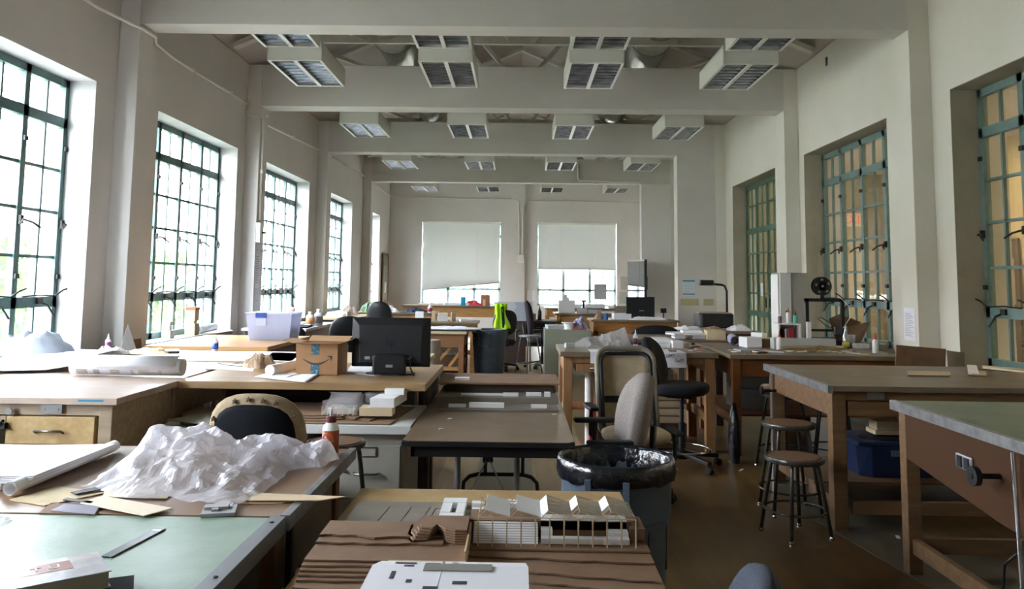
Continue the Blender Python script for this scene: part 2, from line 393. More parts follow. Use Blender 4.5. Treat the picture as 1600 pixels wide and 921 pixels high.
while ty < 23:
    tr = thing('roof_truss', 'pale timber roof truss above the concrete beams', 'truss', (0, ty, 0), group='roof trusses above the beams')
    for s in (-1, 1):
        G().bar((s * 3.75, 0, ROOFZ + 0.15 * slope - 0.1), (0.0, 0, 6.18), 0.06, 0.14, up=(0, 1, 0)).build('rafter', TIMBER, tr)
        G().bar((s * 2.9, 0, 4.98), (s * 2.0, 0, 4.66), 0.05, 0.12, up=(0, 1, 0)).build('strut', TIMBER, tr)
        G().bar((s * 1.0, 0, 5.68), (s * 0.15, 0, 4.66), 0.05, 0.12, up=(0, 1, 0)).build('strut', TIMBER, tr)
    G().box(-3.4, 3.4, -0.03, 0.03, 4.62, 4.76).build('tie', TIMBER, tr)
    ty += 1.83
# ducts
for s, lab in ((-1, 'round galvanised duct running above the beams on the window side'), (1, 'round galvanised duct running above the beams on the hall side')):
    d = thing('air_duct', lab, 'duct', (s * 1.78, 0, 4.96))
    y = 0.0
    G().cyl((0, 0.5, 0), (0, 22.5, 0), 0.29, n=28).build('pipe', GALV, d, smooth='auto')
    while y < 22:
        y += 1.2
        G().cyl((0, y, 0), (0, y + 0.05, 0), 0.302, n=28).build('joint_ring', GALV, d, smooth='auto')

# ------------------------------------------------------------------ windows
def steel_window(name, sgn, a, b, zs, m, glass, bars_z, nb=4, xo=4.17, latches=True, split=2, label=None):
    """steel casement window, frame plane at |x| = xo; local y runs along the wall"""
    w = b - a; x = sgn * xo
    e = bpy.data.objects.new(name, None); COL.objects.link(e); e.location = (x, a, 0); st(e)
    g = G(); t = 0.028; top = ZT - 0.012
    g.box(-t, t, 0.006, 0.065, zs + 0.01, top); g.box(-t, t, w - 0.065, w - 0.006, zs + 0.01, top)
    g.box(-t, t, 0, w, top - 0.07, top); g.box(-t, t, 0, w, zs + 0.012, zs + 0.08)
    for k in range(1, nb): g.box(-t, t, w * k / nb - 0.034, w * k / nb + 0.034, zs, top)
    for z in bars_z[0]: g.box(-t, t, 0, w, z - 0.045, z + 0.045)
    g.build('frame', m, e)
    g = G()
    for z in bars_z[1]: g.box(-0.014, 0.014, 0.02, w - 0.02, z - 0.013, z + 0.013)
    for k in range(nb):
        for q in range(1, split):
            yy = w * (k + q / split) / nb; g.box(-0.014, 0.014, yy - 0.013, yy + 0.013, zs + 0.02, top - 0.02)
    g.build('glazing_bars', m, e)
    G().box(-0.003, 0.003, 0.03, w - 0.03, zs + 0.05, top - 0.04).build('glass', glass, e)
    if latches:
        d = -sgn
        for k in range(nb):                         # stays on the low rail, winged latches mid height
            yy = w * (k + 0.5) / nb
            zz = bars_z[0][-1]
            L = G(); L.tube([(d * 0.03, yy - 0.2, zz + 0.05), (d * 0.05, yy, zz + 0.06), (d * 0.07, yy + 0.2, zz + 0.05), (d * 0.10, yy + 0.27, zz + 0.10), (d * 0.12, yy + 0.32, zz + 0.12)], 0.008, 6)
            L.tube([(d * 0.03, yy + 0.05, zz), (d * 0.09, yy + 0.07, zz - 0.03), (d * 0.12, yy + 0.12, zz - 0.12)], 0.009, 6)
            L.ob((d * 0.035, yy + 0.03, zz + 0.01), (0.03, 0.07, 0.05)); L.build('window_stay', IRON, e)
            yy = w * (k + (1 if k < nb - 1 else 0.96)) / nb
            z2 = 2.02
            L = G(); L.ob((d * 0.04, yy, z2), (0.03, 0.04, 0.07)); L.tube([(d * 0.06, yy, z2), (d * 0.10, yy - 0.07, z2 - 0.02), (d * 0.13, yy - 0.16, z2 - 0.06)], 0.009, 6)
            L.tube([(d * 0.06, yy, z2), (d * 0.10, yy + 0.07, z2 - 0.02), (d * 0.12, yy + 0.15, z2 - 0.06)], 0.009, 6); L.build('latch', IRON, e)
            for z3 in (1.55, 2.7):
                L = G(); L.ob((d * 0.035, yy, z3), (0.025, 0.05, 0.04)); L.build('hinge', IRON, e)
    return e
BZ = ([2.935, 1.33], [2.5, 2.12, 1.72])
for i, (a, b) in enumerate(LEFT_WIN): steel_window('window_%d' % (i + 1), -1, a, b, ZS, TEAL, GLASS, BZ)
for i, (a, b, z) in enumerate(RIGHT_WIN[:3]): steel_window('window_%d' % (i + 10), 1, a, b, z, mat('green_window_paint_dim', '#647f79', 0.45, c2='#5a746e', scale=(10, 10, 10)), GLASSI, BZ)
dw = steel_window('door_1', 1, 12.2, 14.68, 0.0, GREEN_D, see('greenish_glass', '#8c8f70', tr=0.55, rough=0.1, gl=0.1), ([2.5, 1.05], [2.95, 2.1, 1.75, 1.4, 0.6]), nb=4, latches=False, split=2)
g = G()
for y in (1.10, 1.30): g.ob((-0.05, y, 1.25), (0.02, 0.03, 0.16))
g.build('handle', IRON, dw)
for y in (0.9, 1.5): G().box(-0.035, -0.031, y, y + 0.13, 1.36, 1.58).build('notice', PAPER, dw)

# far windows: frames, glass and slatted blinds
for i, (a, b) in enumerate(((-2.92, -0.57), (0.52, 2.87))):
    e = bpy.data.objects.new('window_%d' % (20 + i), None); COL.objects.link(e); e.location = (a, FAR_Y + 0.22, 0); st(e)
    w = b - a; g = G(); t = 0.03
    for y in (0.03, w / 3, 2 * w / 3, w - 0.03): g.box(y - 0.04, y + 0.04, -t, t, 0.85, 3.31)
    for z in (0.88, 1.32, 3.27, 2.9): g.box(0, w, -t, t, z - 0.035, z + 0.035)
    g.build('frame', mat('green_window_far', '#9db5b1', 0.5), e)
    g = G()
    for k in range(3): g.box(w * (k + .5) / 3 - 0.013, w * (k + .5) / 3 + 0.013, -0.014, 0.014, 0.85, 3.3)
    for z in (1.72, 2.12, 2.5): g.box(0.02, w - 0.02, -0.014, 0.014, z - 0.013, z + 0.013)
    g.build('glazing_bars', mat('green_window_far', '#9db5b1', 0.5), e)
    G().box(0.02, w - 0.02, -0.003, 0.003, 0.88, 3.28).build('glass', GLASS, e)
BL = mat('blind_slat_paint', '#d6d7d4', 0.5)
def blind(label, a, b, z_lo_l, z_lo_r, loc_y):
    e = thing('window_blind', label, 'blind', (a, loc_y, 0)); w = b - a; g = G(); n = 0
    z = 3.25
    while z > min(z_lo_l, z_lo_r):
        fx = 1.0
        # slats hang level down to the higher end, then fan to the sagging corner
        hi = max(z_lo_l, z_lo_r)
        zl = z if z > hi or z_lo_l <= z_lo_r else z; zr = z
        if z < hi:
            k = (hi - z) / max(hi - min(z_lo_l, z_lo_r), 1e-3)
            if z_lo_l < z_lo_r: zl, zr = z, hi - 0.004 * n
            n += 1
        g.add([(0.01, -0.004, zl + 0.019), (w - 0.01, -0.004, zr + 0.019), (w - 0.01, 0.005, zr - 0.019), (0.01, 0.005, zl - 0.019)], [(0, 1, 2, 3)])
        z -= 0.027
    g.build('slats', BL, e)
    G().box(0, w, -0.03, 0.03, 3.255, 3.305).build('headrail', BLINDM, e)
    G().bar((0.0, 0, z_lo_l - 0.01), (w, 0, z_lo_r - 0.01), 0.04, 0.022).build('bottom_rail', mat('blind_rail', '#8b8a80', 0.5), e)
    g = G()
    for k in (0.12, 0.3, 0.7, 0.92): g.cyl((w * k, -0.02, z_lo_l + (z_lo_r - z_lo_l) * k), (w * k, -0.02, 3.25), 0.004, n=6)
    g.build('cords', BLINDM, e)
blind('crooked white slatted blind with a sagging left end on the end wall', -2.9, -0.6, 1.28, 1.55, FAR_Y + 0.07)
blind('half raised white slatted blind with a straight rail on the end wall', 0.54, 2.85, 1.95, 1.95, FAR_Y + 0.07)

# ------------------------------------------------------------------ outside: lawn, pale building with tiled roof, shrubs
st(G().box(-60, -4.4, -20, 45, -0.6, -0.5).build('ground_outside', mat('lawn', '#8f8f86', 0.9, c2='#9c9c92', scale=(2, 2, 2))))
st(G().box(-4.4, 30, FAR_Y + 0.6, 60, -0.6, -0.5).build('ground_outside', mat('paving_outside', '#b5b2a8', 0.9)))
bd = thing('building', 'pale rendered building with red tiled roof across the lawn', 'building', (-19, 0, -0.5))
G().box(-5, 0, -12, 40, 0, 6.0).build('wall', mat('render_outside', '#e6e2d8', 0.9), bd)
g = G(); g.add([(0.9, -13, 5.9), (0.9, 41, 5.9), (-3, 41, 7.3), (-3, -13, 7.3)], [(0, 1, 2, 3)]); g.build('roof', mat('clay_tiles', '#a8664f', 0.8, c2='#8d5340', scale=(3, 3, 3)), bd, solid=0.12)
for y in range(-10, 40, 4):
    G().box(0, 0.05, y, y + 1.5, 2.6, 4.6).build('window', mat('window_outside', '#9fb0bf', 0.3), bd)
random.seed(4)
LEAFM = mat('leafy_green', '#4c7d12', 0.8, c2='#2a4f0a', scale=(5, 5, 5), lo=0.4, hi=0.6)
def shrub(label, x, y, r, h):
    t = thing('shrub', label, 'shrub', (x, y, -0.5), group=None)
    G().cyl((0, 0, 0), (0, 0, h * 0.7), 0.05, n=8).build('trunk', WOODT, t)
    g = G()
    for _ in range(2200):
        a = random.uniform(0, 2 * pi); u = random.random() ** 0.4; q = random.uniform(0.12, 1)
        rr = r * u * (0.5 + sin(q * 2.6) * 0.6); p = Vector((cos(a) * rr, sin(a) * rr, h * q)); s = random.uniform(0.07, 0.14)
        M = Matrix.Translation(p) @ Euler([random.uniform(0, 6) for _ in range(3)]).to_matrix().to_4x4()
        g.add([(-s, 0, 0), (0, -s * .45, 0), (s, 0, 0), (0, s * .45, 0)], [(0, 1, 2, 3)], M)
    g.build('foliage', LEAFM, t)
for lab, x, y, r, h in (('leafy green shrub outside the nearest window beyond the rolled drawings', -7.2, 11.8, 1.3, 2.6), ('low yellow-green shrub outside the nearest window at the left edge of the photo', -7.0, 9.0, 0.9, 2.3),
                        ('round green shrub outside the second window from the left', -7.4, 16.4, 1.2, 2.6), ('small green shrub low outside the second window beside its left jamb', -9.2, 13.6, 0.9, 2.2)):
    shrub(lab, x, y, r, h)
st(G().box(-8, 8, 33, 34, -0.5, 4.5).build('wall_outside', mat('render_outside', '#e6e2d8', 0.9)))

# ------------------------------------------------------------------ hall behind the right windows
HX = 7.6
g = G(); g.box(HX, HX + 0.1, BACK_Y, 17, 0, 3.9); g.box(XW + WT, HX, 16.9, 17, 0, 3.9); g.box(XW + WT, HX, BACK_Y - 0.1, BACK_Y, 0, 3.9)
st(g.build('wall_hall', TANW))
st(G().box(XW + WT, HX, BACK_Y, 17, -0.1, 0).build('floor_hall', mat('hall_floor', '#5d4a34', 0.4)))
st(G().box(XW + WT, HX, BACK_Y, 17, 3.9, 4.0).build('ceiling_hall', mat('hall_ceiling', '#b9a988', 0.8)))
for y in (2.0, 7.0, 12.0):
    t = thing('hall_light', 'square ceiling light in the hall behind the windows', 'ceiling light', (6.0, y, 3.86), group='hall ceiling lights')
    G().box(-0.3, 0.3, -0.3, 0.3, 0, 0.04).build('frame', FIXW, t)
    G().box(-0.27, 0.27, -0.27, 0.27, -0.01, 0).build('diffuser', mat('hall_diffuser', '#ffe9c4', 0.5, emit=30.0), t)
# hall openings seen through the glass: brown door, lit window, ledge
t = thing('hall_door', 'dark brown hall door with a pinned notice seen through the middle right window', 'door', (HX - 0.02, 12.2, 0))
G().box(-0.04, 0, 0, 1.1, 0, 2.3).build('door_leaf', mat('brown_door', '#5b4a36', 0.6), t)
G().box(-0.06, -0.041, 0.1, 0.5, 1.3, 2.0).build('notice', mat('cream_notice', '#cdbf98', 0.7), t)
t = thing('hall_window', 'bright arched window at the end of the hall seen through glass', 'window', (HX - 0.02, 14.6, 0))
HW = mat('lit_hall_window', '#eef3ff', 0.5, emit=3.5)
G().box(-0.03, 0, 0, 1.5, 1.0, 2.2).build('frame', WHITEM, t)
g = G()
for k in range(3): g.box(-0.035, -0.031, 0.08 + k * 0.48, 0.46 + k * 0.48, 1.08, 1.6); g.box(-0.035, -0.031, 0.08 + k * 0.48, 0.46 + k * 0.48, 1.66, 2.1)
g.build('panes', HW, t)
t = thing('hall_window', 'tall bright slit window in the hall behind the rightmost window', 'window', (HX - 0.02, 9.55, 0))
G().box(-0.03, 0, 0, 0.6, 1.0, 3.0).build('frame', WHITEM, t)
g = G()
for k in range(6): g.box(-0.035, -0.031, 0.05, 0.55, 1.05 + k * 0.32, 1.30 + k * 0.32)
g.build('panes', HW, t)
ex = onx(1335, 344, 6.2)
t = thing('exit_sign', 'red lettered EXIT sign hanging in the hall behind the middle right window', 'sign', ex)
G().box(-0.24, 0.24, -0.02, 0.02, -0.12, 0.12).build('panel', mat('exit_panel', '#cfc4a0', 0.5), t)
G().cyl((0, 0, 0.12), (0, 0, 3.9 - ex.z), 0.012, n=6).build('rod', WHITEM, t)
text('lettering', 'EXIT', 0.22, mat('exit_red', '#d4452f', 0.5, emit=0.4), t, (0, -0.022, 0), (pi / 2, 0, 0))

# ------------------------------------------------------------------ ceiling fixtures
def fixture(L):
    W2 = 0.3; t = bpy.data.objects.new('ceiling_light', None); COL.objects.link(t)
    g = G(); h = 0.215
    g.box(-W2, W2, 0, 0.012, 0, h); g.box(-W2, W2, L - 0.012, L, 0, h); g.box(-W2, -W2 + 0.012, 0, L, 0, h); g.box(W2 - 0.012, W2, 0, L, 0, h); g.box(-W2, W2, 0, L, h - 0.012, h)
    g.build('housing', FIXW, t)
    g = G(); z0, z1 = -0.006, 0.006
    g.box(-W2, -W2 + 0.028, 0, L, z0, z1); g.box(W2 - 0.028, W2, 0, L, z0, z1); g.box(-W2, W2, 0, 0.028, z0, z1); g.box(-W2, W2, L - 0.028, L, z0, z1); g.box(-0.022, 0.022, 0, L, z0, z1)
    g.build('trim_frame', WHITEM, t)
    for s in (-1, 1):
        g = G(); c = s * 0.148; n = 9 if L > 1 else 5
        for k in range(1, n):
            y = L * k / n; g.add([(c - 0.12, y - 0.012, 0.07), (c + 0.12, y - 0.012, 0.07), (c + 0.12, y, 0.004), (c - 0.12, y, 0.004)], [(0, 1, 2, 3)])
            g.add([(c - 0.12, y + 0.012, 0.07), (c + 0.12, y + 0.012, 0.07), (c + 0.12, y, 0.004), (c - 0.12, y, 0.004)], [(3, 2, 1, 0)])
        g.grid(lambda u, v: (c - 0.125 + 0.25 * u, 0.03 + (L - 0.06) * v, 0.10 + 0.05 * sin(pi * u * 2) ** 2), 12, 1)
        for q in (-0.125, 0.125): g.box(c + q - 0.002, c + q + 0.002, 0.03, L - 0.03, 0.004, 0.1)
        g.build('louvre', LOUV, t)
    for y in (0.1, L - 0.1): G().cyl((0, y, h), (0, y, 0.9), 0.006, n=6).build('hanger_rod', FIXW, t)
    return t
FL, FS = fixture(1.18), fixture(0.62)
cols = [(-2.5, 'over the window side'), (-0.84, 'left of the middle'), (0.82, 'right of the middle'), (2.5, 'over the hall side')]
rows = [(8.57, FL, 3.95, 'long louvred ceiling light, closest full one to the camera'), (12.1, FL, 3.95, 'long louvred ceiling light behind the second beam'),
        (15.87, FL, 3.95, 'long louvred ceiling light behind the third beam'), (20.2, FL, 3.95, 'long louvred ceiling light behind the last beam, nearly edge-on'), (7.86, FS, 4.07, 'short louvred ceiling light peeking out just behind the front beam')]
first = {}
for y, F, z, lab in rows:
    for x, cl in cols:
        l = lab + ', ' + cl
        if id(F) not in first:
            first[id(F)] = 1; F.location = (x, y, z); tag(F, l, 'ceiling light', 'louvred ceiling lights')
        else: dup(F, l, (x, y, z), group='louvred ceiling lights')

# ------------------------------------------------------------------ conduits
CONDM = mat('painted_conduit', '#e8e6de', 0.55)
def conduit(label, pts, clips=True, r=0.018):
    t = thing('conduit', label, 'conduit', pts[0]); o = Vector(pts[0])
    P = [Vector(p) - o for p in pts]
    G().tube(P, r, 8).build('pipe', CONDM, t, smooth=True)
    if clips:
        for i in range(len(P) - 1):
            m_ = (P[i] + P[i + 1]) / 2
            if (P[i + 1] - P[i]).length > 0.8: G().ob(m_, (0.05, 0.05, 0.05)).build('clip', CONDM, t)
xa, xb = -XW + 0.02, -XW + 0.22
conduit('white painted conduit along the top of the left wall over the first two windows',
        [onx(100, -25, xa), onx(150, 10, xa), onx(205, 37, xb - 0.0), onx(222, 44, xb), onx(243, 58, xb), onx(243, 68, xa), onx(270, 90, xa), onx(330, 128, xa), onx(388, 163, xa)])
conduit('white conduit dropping down the left pier beside the second window to a switch box', [onx(388, 163, xa), (xa, 11.1, 3.85), (xb, 11.2, 3.85), (xb, 11.22, 3.75), (xb, 11.22, 2.38)])
conduit('white conduit along the left wall above the third window', [(xb, 11.4, 3.9), (xa + 0.02, 11.55, 3.86), onx(500, 235, xa), onx(515, 240, xa)])
conduit('white conduit along the left wall over the last windows and across the end wall', [onx(520, 246, xa), onx(560, 268, xa), onx(604, 303, xa), (-XW + 0.06, FAR_Y - 0.03, 4.05), ony(740, 311, FAR_Y - 0.03), ony(800, 311, FAR_Y - 0.03)])
cx = ony(812, 320, FAR_Y - 0.14)
conduit('pair of white conduits dropping down the end wall pilaster, left one', [ony(803, 311, FAR_Y - 0.14), (cx.x - 0.02, FAR_Y - 0.14, cx.z + 0.1), (cx.x, FAR_Y - 0.14, 2.35)], clips=False)
conduit('white conduit crossing the end wall above the right blind and dropping to the box', [ony(1000, 316, FAR_Y - 0.03), ony(826, 314, FAR_Y - 0.03), (cx.x + 0.14, FAR_Y - 0.14, cx.z + 0.02), (cx.x + 0.1, FAR_Y - 0.14, 3.8), (cx.x + 0.1, FAR_Y - 0.14, 2.35)], clips=False)
t = thing('switch_box', 'small white box at the foot of the end wall conduits', 'switch box', (cx.x + 0.05, FAR_Y - 0.12, 2.2))
G().box(-0.09, 0.09, -0.06, 0, -0.1, 0.14).build('housing', WHITEP, t, bevel=0.005); G().box(-0.04, 0.04, -0.075, -0.06, -0.04, 0.08).build('cover', WHITEM, t)
t = thing('switch_box', 'white switch box on the left pier beside the second window', 'switch box', (-XW + 0.2, 11.22, 2.2))
G().box(0, 0.06, -0.07, 0.07, -0.14, 0.14).build('housing', WHITEP, t, bevel=0.005); G().cyl((0.06, 0.03, 0), (0.1, 0.03, 0), 0.015).build('knob', IRON, t)
conduit('white pipe bending down the fourth beam and running along its foot', [(1.42, 19.64, 4.5), (1.42, 19.64, 4.12), (1.47, 19.64, 4.06), (2.95, 19.64, 4.04)], clips=False, r=0.02)
# ================================================================== furniture
def edge_screws(g, pts, r=0.006):
    for p in pts: g.lathe([(0, 0.003), (r, 0), (0, 0)][::-1] if False else [(r, 0), (r * .7, 0.003), (0, 0.003)], p, 8)
def drafting_table(name, label, x0, x1, y0, y1, z, top, wood, edge=None, edge_sides='l', leg=0.07, apron=0.16, tt=0.03, lowshelf=None, side_taper=None,
                   drawer=None, hardware=False, stretch=True, szz=0.26, over=0.04, apron_mat=None):
    t = thing(name, label, 'table', (x0, y0, 0)); w, d = x1 - x0, y1 - y0
    G().box(0, w, 0, d, z - tt, z).build('tabletop', top, t, bevel=0.003)
    o = over
    for ix, (lx, ly) in enumerate(((o, o), (w - o - leg, o), (o, d - o - leg), (w - o - leg, d - o - leg))):
        g = G().box(lx, lx + leg, ly, ly + leg, 0, z - tt - 0.001)
        g.build('leg', wood, t, bevel=0.004)
    am = apron_mat or wood; za, zb = z - tt - apron, z - tt - 0.006
    G().box(o + leg, w - o - leg, o + 0.012, o + 0.037, za if not drawer else zb - 0.055, zb).build('front_rail', am, t)
    G().box(o + leg, w - o - leg, d - o - 0.037, d - o - 0.012, za, zb).build('back_rail', am, t)
    for s, xx in ((0, o + 0.012), (1, w - o - 0.037)):
        if side_taper:
            M = Matrix(((0, 0, 1, xx), (1, 0, 0, 0), (0, 1, 0, 0), (0, 0, 0, 1)))
            G().prism([(o + leg, zb), (d - o - leg, zb), (d - o - leg, zb - side_taper[1]), (o + leg, zb - side_taper[0])][::-1], 0, 0.025, M).build('side_rail', am, t)
        else: G().box(xx, xx + 0.025, o + leg, d - o - leg, za, zb).build('side_rail', am, t)
    if drawer:
        a, b, h, dm = drawer
        dr = G().box(a, b, o + 0.0, o + 0.5, zb - 0.062 - h, zb - 0.062).build('drawer', dm, t, bevel=0.003)
        c = (a + b) / 2
        g = G(); zz = zb - 0.062 - h / 2; g.tube([(c - .07, o, zz - .012), (c - .07, o - .022, zz), (c + .07, o - .022, zz), (c + .07, o, zz - .012)], 0.006); g.build('drawer_pull', STEEL, dr, smooth=True)
        if drawer[0] > o + leg + 0.05:
            G().box(o + leg, a - 0.01, o + 0.01, o + 0.03, zb - 0.062 - h * 0.5, zb - 0.062).build('rail_lower', am, t)
    if edge:
        g = G(); q = 0.004
        if 'l' in edge_sides: g.box(-q, 0.03, -q, d, z - tt - 0.012, z + q)
        if 'r' in edge_sides: g.box(w - 0.03, w + q, -q, d, z - tt - 0.012, z + q)
        g.build('metal_edge', edge, t, bevel=0.001)
    if stretch:
        zz = szz
        for xx in (o + leg / 2, w - o - leg / 2): G().box(xx - 0.018, xx + 0.018, o + leg, d - o - leg, zz, zz + 0.08).build('stretcher', wood, t)
        if not lowshelf: G().box(o + leg, w - o - leg, d - o - leg, d - o - leg + 0.03, zz, zz + 0.08).build('stretcher', wood, t)
    if lowshelf: G().box(o, w - o, o + leg, d - o - leg + 0.02, 0.342, 0.36).build('shelf', am, t)
    if hardware:
        for xx in hardware:
            g = G(); g.box(xx, xx + 0.11, o - 0.006, o + 0.011, zb - 0.045, zb + 0.0)
            for k in (0.02, 0.09): g.cyl((xx + k, o - 0.006, zb - 0.025), (xx + k, o - 0.011, zb - 0.025), 0.006, n=8)
            g.build('catch_plate', STEEL, t)
    return t

# ---- the two near-left drafting tables by the window
tA = drafting_table('drafting_table', 'pale worn drafting table under the nearest window with a yellowed drawer and blue tape', -3.75, -2.06, 4.16, 5.06, 0.93, TOPW, WOODP, tt=0.035, apron=0.2,
               drawer=(1.1, 1.56, 0.14, mat('yellowed_drawer', '#c2a877', 0.5, c2='#a88a58', scale=(12, 12, 12), lo=0.3, hi=0.6)), hardware=[1.28], side_taper=(0.32, 0.25), apron_mat=WOODP)
G().box(1.49, 1.62, -0.002, 0.0, 0.912, 0.922).build('tape_strip', TEALT, tA)
g = G(); g.cyl((1.12, 0.028, 0.855), (1.12, 0.02, 0.855), 0.018, n=16); g.build('round_knob', STEEL, tA)
g = G(); g.ob((1.085, 0.03, 0.78), (0.05, 0.035, 0.03)); g.tube([(1.09, 0.03, 0.76), (1.09, 0.01, 0.80), (1.11, 0.0, 0.81)], 0.008, 6); g.build('clamp', IRON, tA)
tA2 = drafting_table('drafting_table', 'pale drafting table behind the roll of drawings in the left window corner', -3.75, -2.11, 5.09, 6.05, 0.925, TOPW, WOODP, tt=0.035, apron=0.2)
# ---- monitor desk and the pale one behind it
tB = thing('work_desk', 'tan wooden desk carrying the black monitor, dark panelled below', 'desk', (-2.06, 4.9, 0))
DW, DD = 1.5, 1.13
G().box(0, DW, 0, DD, 0.885, 0.93).build('desktop', mat('monitor_desk_top', '#a78a63', 0.35, c2='#8a6e4b', scale=(3, 8, 8), lo=0.3, hi=0.7, spec=0.6), tB, bevel=0.004)
G().box(0.03, DW - 0.16, 0.72, 0.75, 0.3, 0.884).build('modesty_panel', DARKB, tB)
for x in (0.04, DW - 0.14): 
    for y in (0.78, DD - 0.12): G().box(x, x + 0.08, y, y + 0.08, 0, 0.884).build('leg', DARKB, tB, bevel=0.003)
G().box(DW - 0.06, DW - 0.03, 0.47, DD - 0.06, 0.62, 0.884).build('side_panel', mat('desk_side_brown', '#5a4030', 0.6), tB)
g = G(); g.tube([(DW - 0.045, 0.45, 0.884), (DW - 0.045, 0.45, 0.6), (DW - 0.045, 0.455, 0.3)], 0.006, 6); g.ob((DW - 0.045, 0.45, 0.66), (0.02, 0.04, 0.03)); g.build('adjusting_rod', IRON, tB)
drafting_table('drafting_table', 'light maple-topped table covered with flat drawings behind the cardboard box', -3.05, -0.72, 6.1, 6.95, 0.93, mat('light_top', '#d5bfa2', 0.35, c2='#c6ad8c', scale=(3, 9, 9)), WOODP, tt=0.035)
# ---- tub table with grey steel front
tC = thing('work_bench', 'maple-topped bench with grey steel frame carrying the clear storage tub', 'bench', (-3.55, 7.62, 0))
G().box(0, 1.18, 0, 1.55, 0.87, 0.91).build('benchtop', MAPLE, tC, bevel=0.004)
G().box(0.03, 1.15, 0.03, 0.06, 0.79, 0.869).build('steel_rail', mat('blue_grey_steel', '#7e8794', 0.4, 0.4), tC)
for x in (0.05, 1.1):
    for y in (0.06, 1.42): G().box(x, x + 0.06, y, y + 0.06, 0, 0.869).build('leg', mat('blue_grey_steel', '#7e8794', 0.4, 0.4), tC)
G().box(1.12, 1.14, 0.1, 1.1, 0.5, 0.869).build('side_panel', DARKB, tC)
# ---- low cabinets in front of the monitor desk
def file_cabinet(name, label, x0, x1, y0, y1, h, m, drawers=2, group=None):
    t = thing(name, label, 'cabinet', (x0, y0, 0)); w, d = x1 - x0, y1 - y0
    G().box(0, w, 0.012, d, 0, h).build('body', m, t, bevel=0.003)
    dh = (h - 0.09) / drawers
    for k in range(drawers):
        z0 = 0.03 + k * dh
        f = G().box(0.02, w - 0.02, 0, 0.0115, z0, z0 + dh - 0.012).build('drawer', m, t, bevel=0.002)
        zc = z0 + dh * 0.62; c = w / 2
        g = G(); g.box(c - .055, c + .055, -.006, 0, zc + .04, zc + .046); g.box(c - .055, c + .055, -.006, 0, zc + .09, zc + .096); g.box(c - .055, c - .049, -.006, 0, zc + .04, zc + .096); g.box(c + .049, c + .055, -.006, 0, zc + .04, zc + .096)
        g.build('label_holder', STEEL, f)
        g = G(); g.tube([(c - .07, 0, zc - .05), (c - .065, -.03, zc - .05), (c + .065, -.03, zc - .05), (c + .07, 0, zc - .05)], .007); g.build('drawer_pull', STEEL, f, smooth=True)
        g = G(); g.cyl((c - .12, 0, zc - .04), (c - .12, -.012, zc - .04), 0.01, n=10); g.build('lock', STEEL, f)
    return t
file_cabinet('file_cabinet', 'grey two-drawer steel file cabinet under the white board, behind the glue bottle', -1.06, -0.645, 4.62, 5.3, 0.69, CABI)
t = thing('melamine_board', 'thick white board laid over the grey file cabinet', 'board', (-1.2, 4.56, 0.692)); G().box(0, 0.6, 0, 0.78, 0, 0.046).build('board', mat('white_melamine', '#cfd1ce', 0.4), t, bevel=0.002)
t = thing('plan_chest', 'long low beige cabinet with shallow front under the model photographs', 'cabinet', (-2.04, 4.6, 0))
G().box(0, 0.82, 0, 0.72, 0.64, 0.71).build('worktop', mat('beige_laminate', '#b09d84', 0.5), t, bevel=0.003)
G().box(0.02, 0.80, 0.02, 0.7, 0, 0.639).build('body', mat('beige_grey_enamel', '#9a9384', 0.5), t, bevel=0.003)
G().box(0.16, 0.26, 0.008, 0.0199, 0.46, 0.6).build('recess_shade', mat('dark_recess', '#2a2421', 0.8), t)  # dark plate on the front paints the shade of an opening
# ---- desk with plastic bag (front left) and green-topped table in front of it
T5Z = 0.78
t5 = thing('drafting_table', 'brown-topped table with aluminium edge under the crumpled plastic sheeting', 'table', (-2.7, 2.68, 0))
G().box(0, 1.945, 0, 1.06, T5Z - 0.03, T5Z).build('tabletop', TOPB, t5, bevel=0.002)
G().box(1.93, 1.96, -0.003, 1.063, T5Z - 0.045, T5Z + 0.005).build('metal_edge', ALU, t5, bevel=0.001)
for x in (0.05, 1.83):
    for y in (0.05, 0.94): G().box(x, x + 0.07, y, y + 0.07, 0, T5Z - 0.031).build('leg', mat('brown_leg', '#6a4a35', 0.55), t5, bevel=0.003)
G().box(1.86, 1.885, 0.13, 0.93, T5Z - 0.30, T5Z - 0.031).build('side_rail', mat('rail_taupe', '#75695a', 0.6), t5)
G().box(0.13, 1.82, 0.96, 0.99, T5Z - 0.2, T5Z - 0.031).build('back_rail', TOPB, t5)
g = G(); g.box(1.905, 1.925, 0.16, 0.19, 0.46, 0.71); g.box(1.88, 1.925, 0.05, 0.19, 0.45, 0.48); g.build('hinge_bracket', BLACKM, t5)
t6 = thing('drafting_table', 'green-covered drafting table with screwed grey edge strip in the front left corner', 'table', (-2.7, 1.28, 0))
G().box(0, 1.925, 0, 1.385, T5Z - 0.03, T5Z).build('tabletop', GREENT, t6, bevel=0.002)
G().box(1.90, 1.95, -0.003, 1.388, T5Z - 0.05, T5Z + 0.004).build('metal_edge', mat('dark_alu_edge', '#7c8084', 0.4, 0.6), t6, bevel=0.001)
g = G()
for y in (0.3, 0.85, 1.32): g.lathe([(0.008, 0.0), (0.006, 0.003), (0, 0.003)], (1.925, y, T5Z + 0.004), 10)
g.build('screws', IRON, t6)
G().box(1.87, 1.9, 0.1, 1.3, 0.2, T5Z - 0.051).build('side_panel', mat('dark_umber_panel', '#352d29', 0.6), t6)
for x in (0.05, 1.79):
    for y in (0.05, 1.28): G().box(x, x + 0.07, y, y + 0.07, 0, T5Z - 0.031).build('leg', DARKB, t6, bevel=0.003)
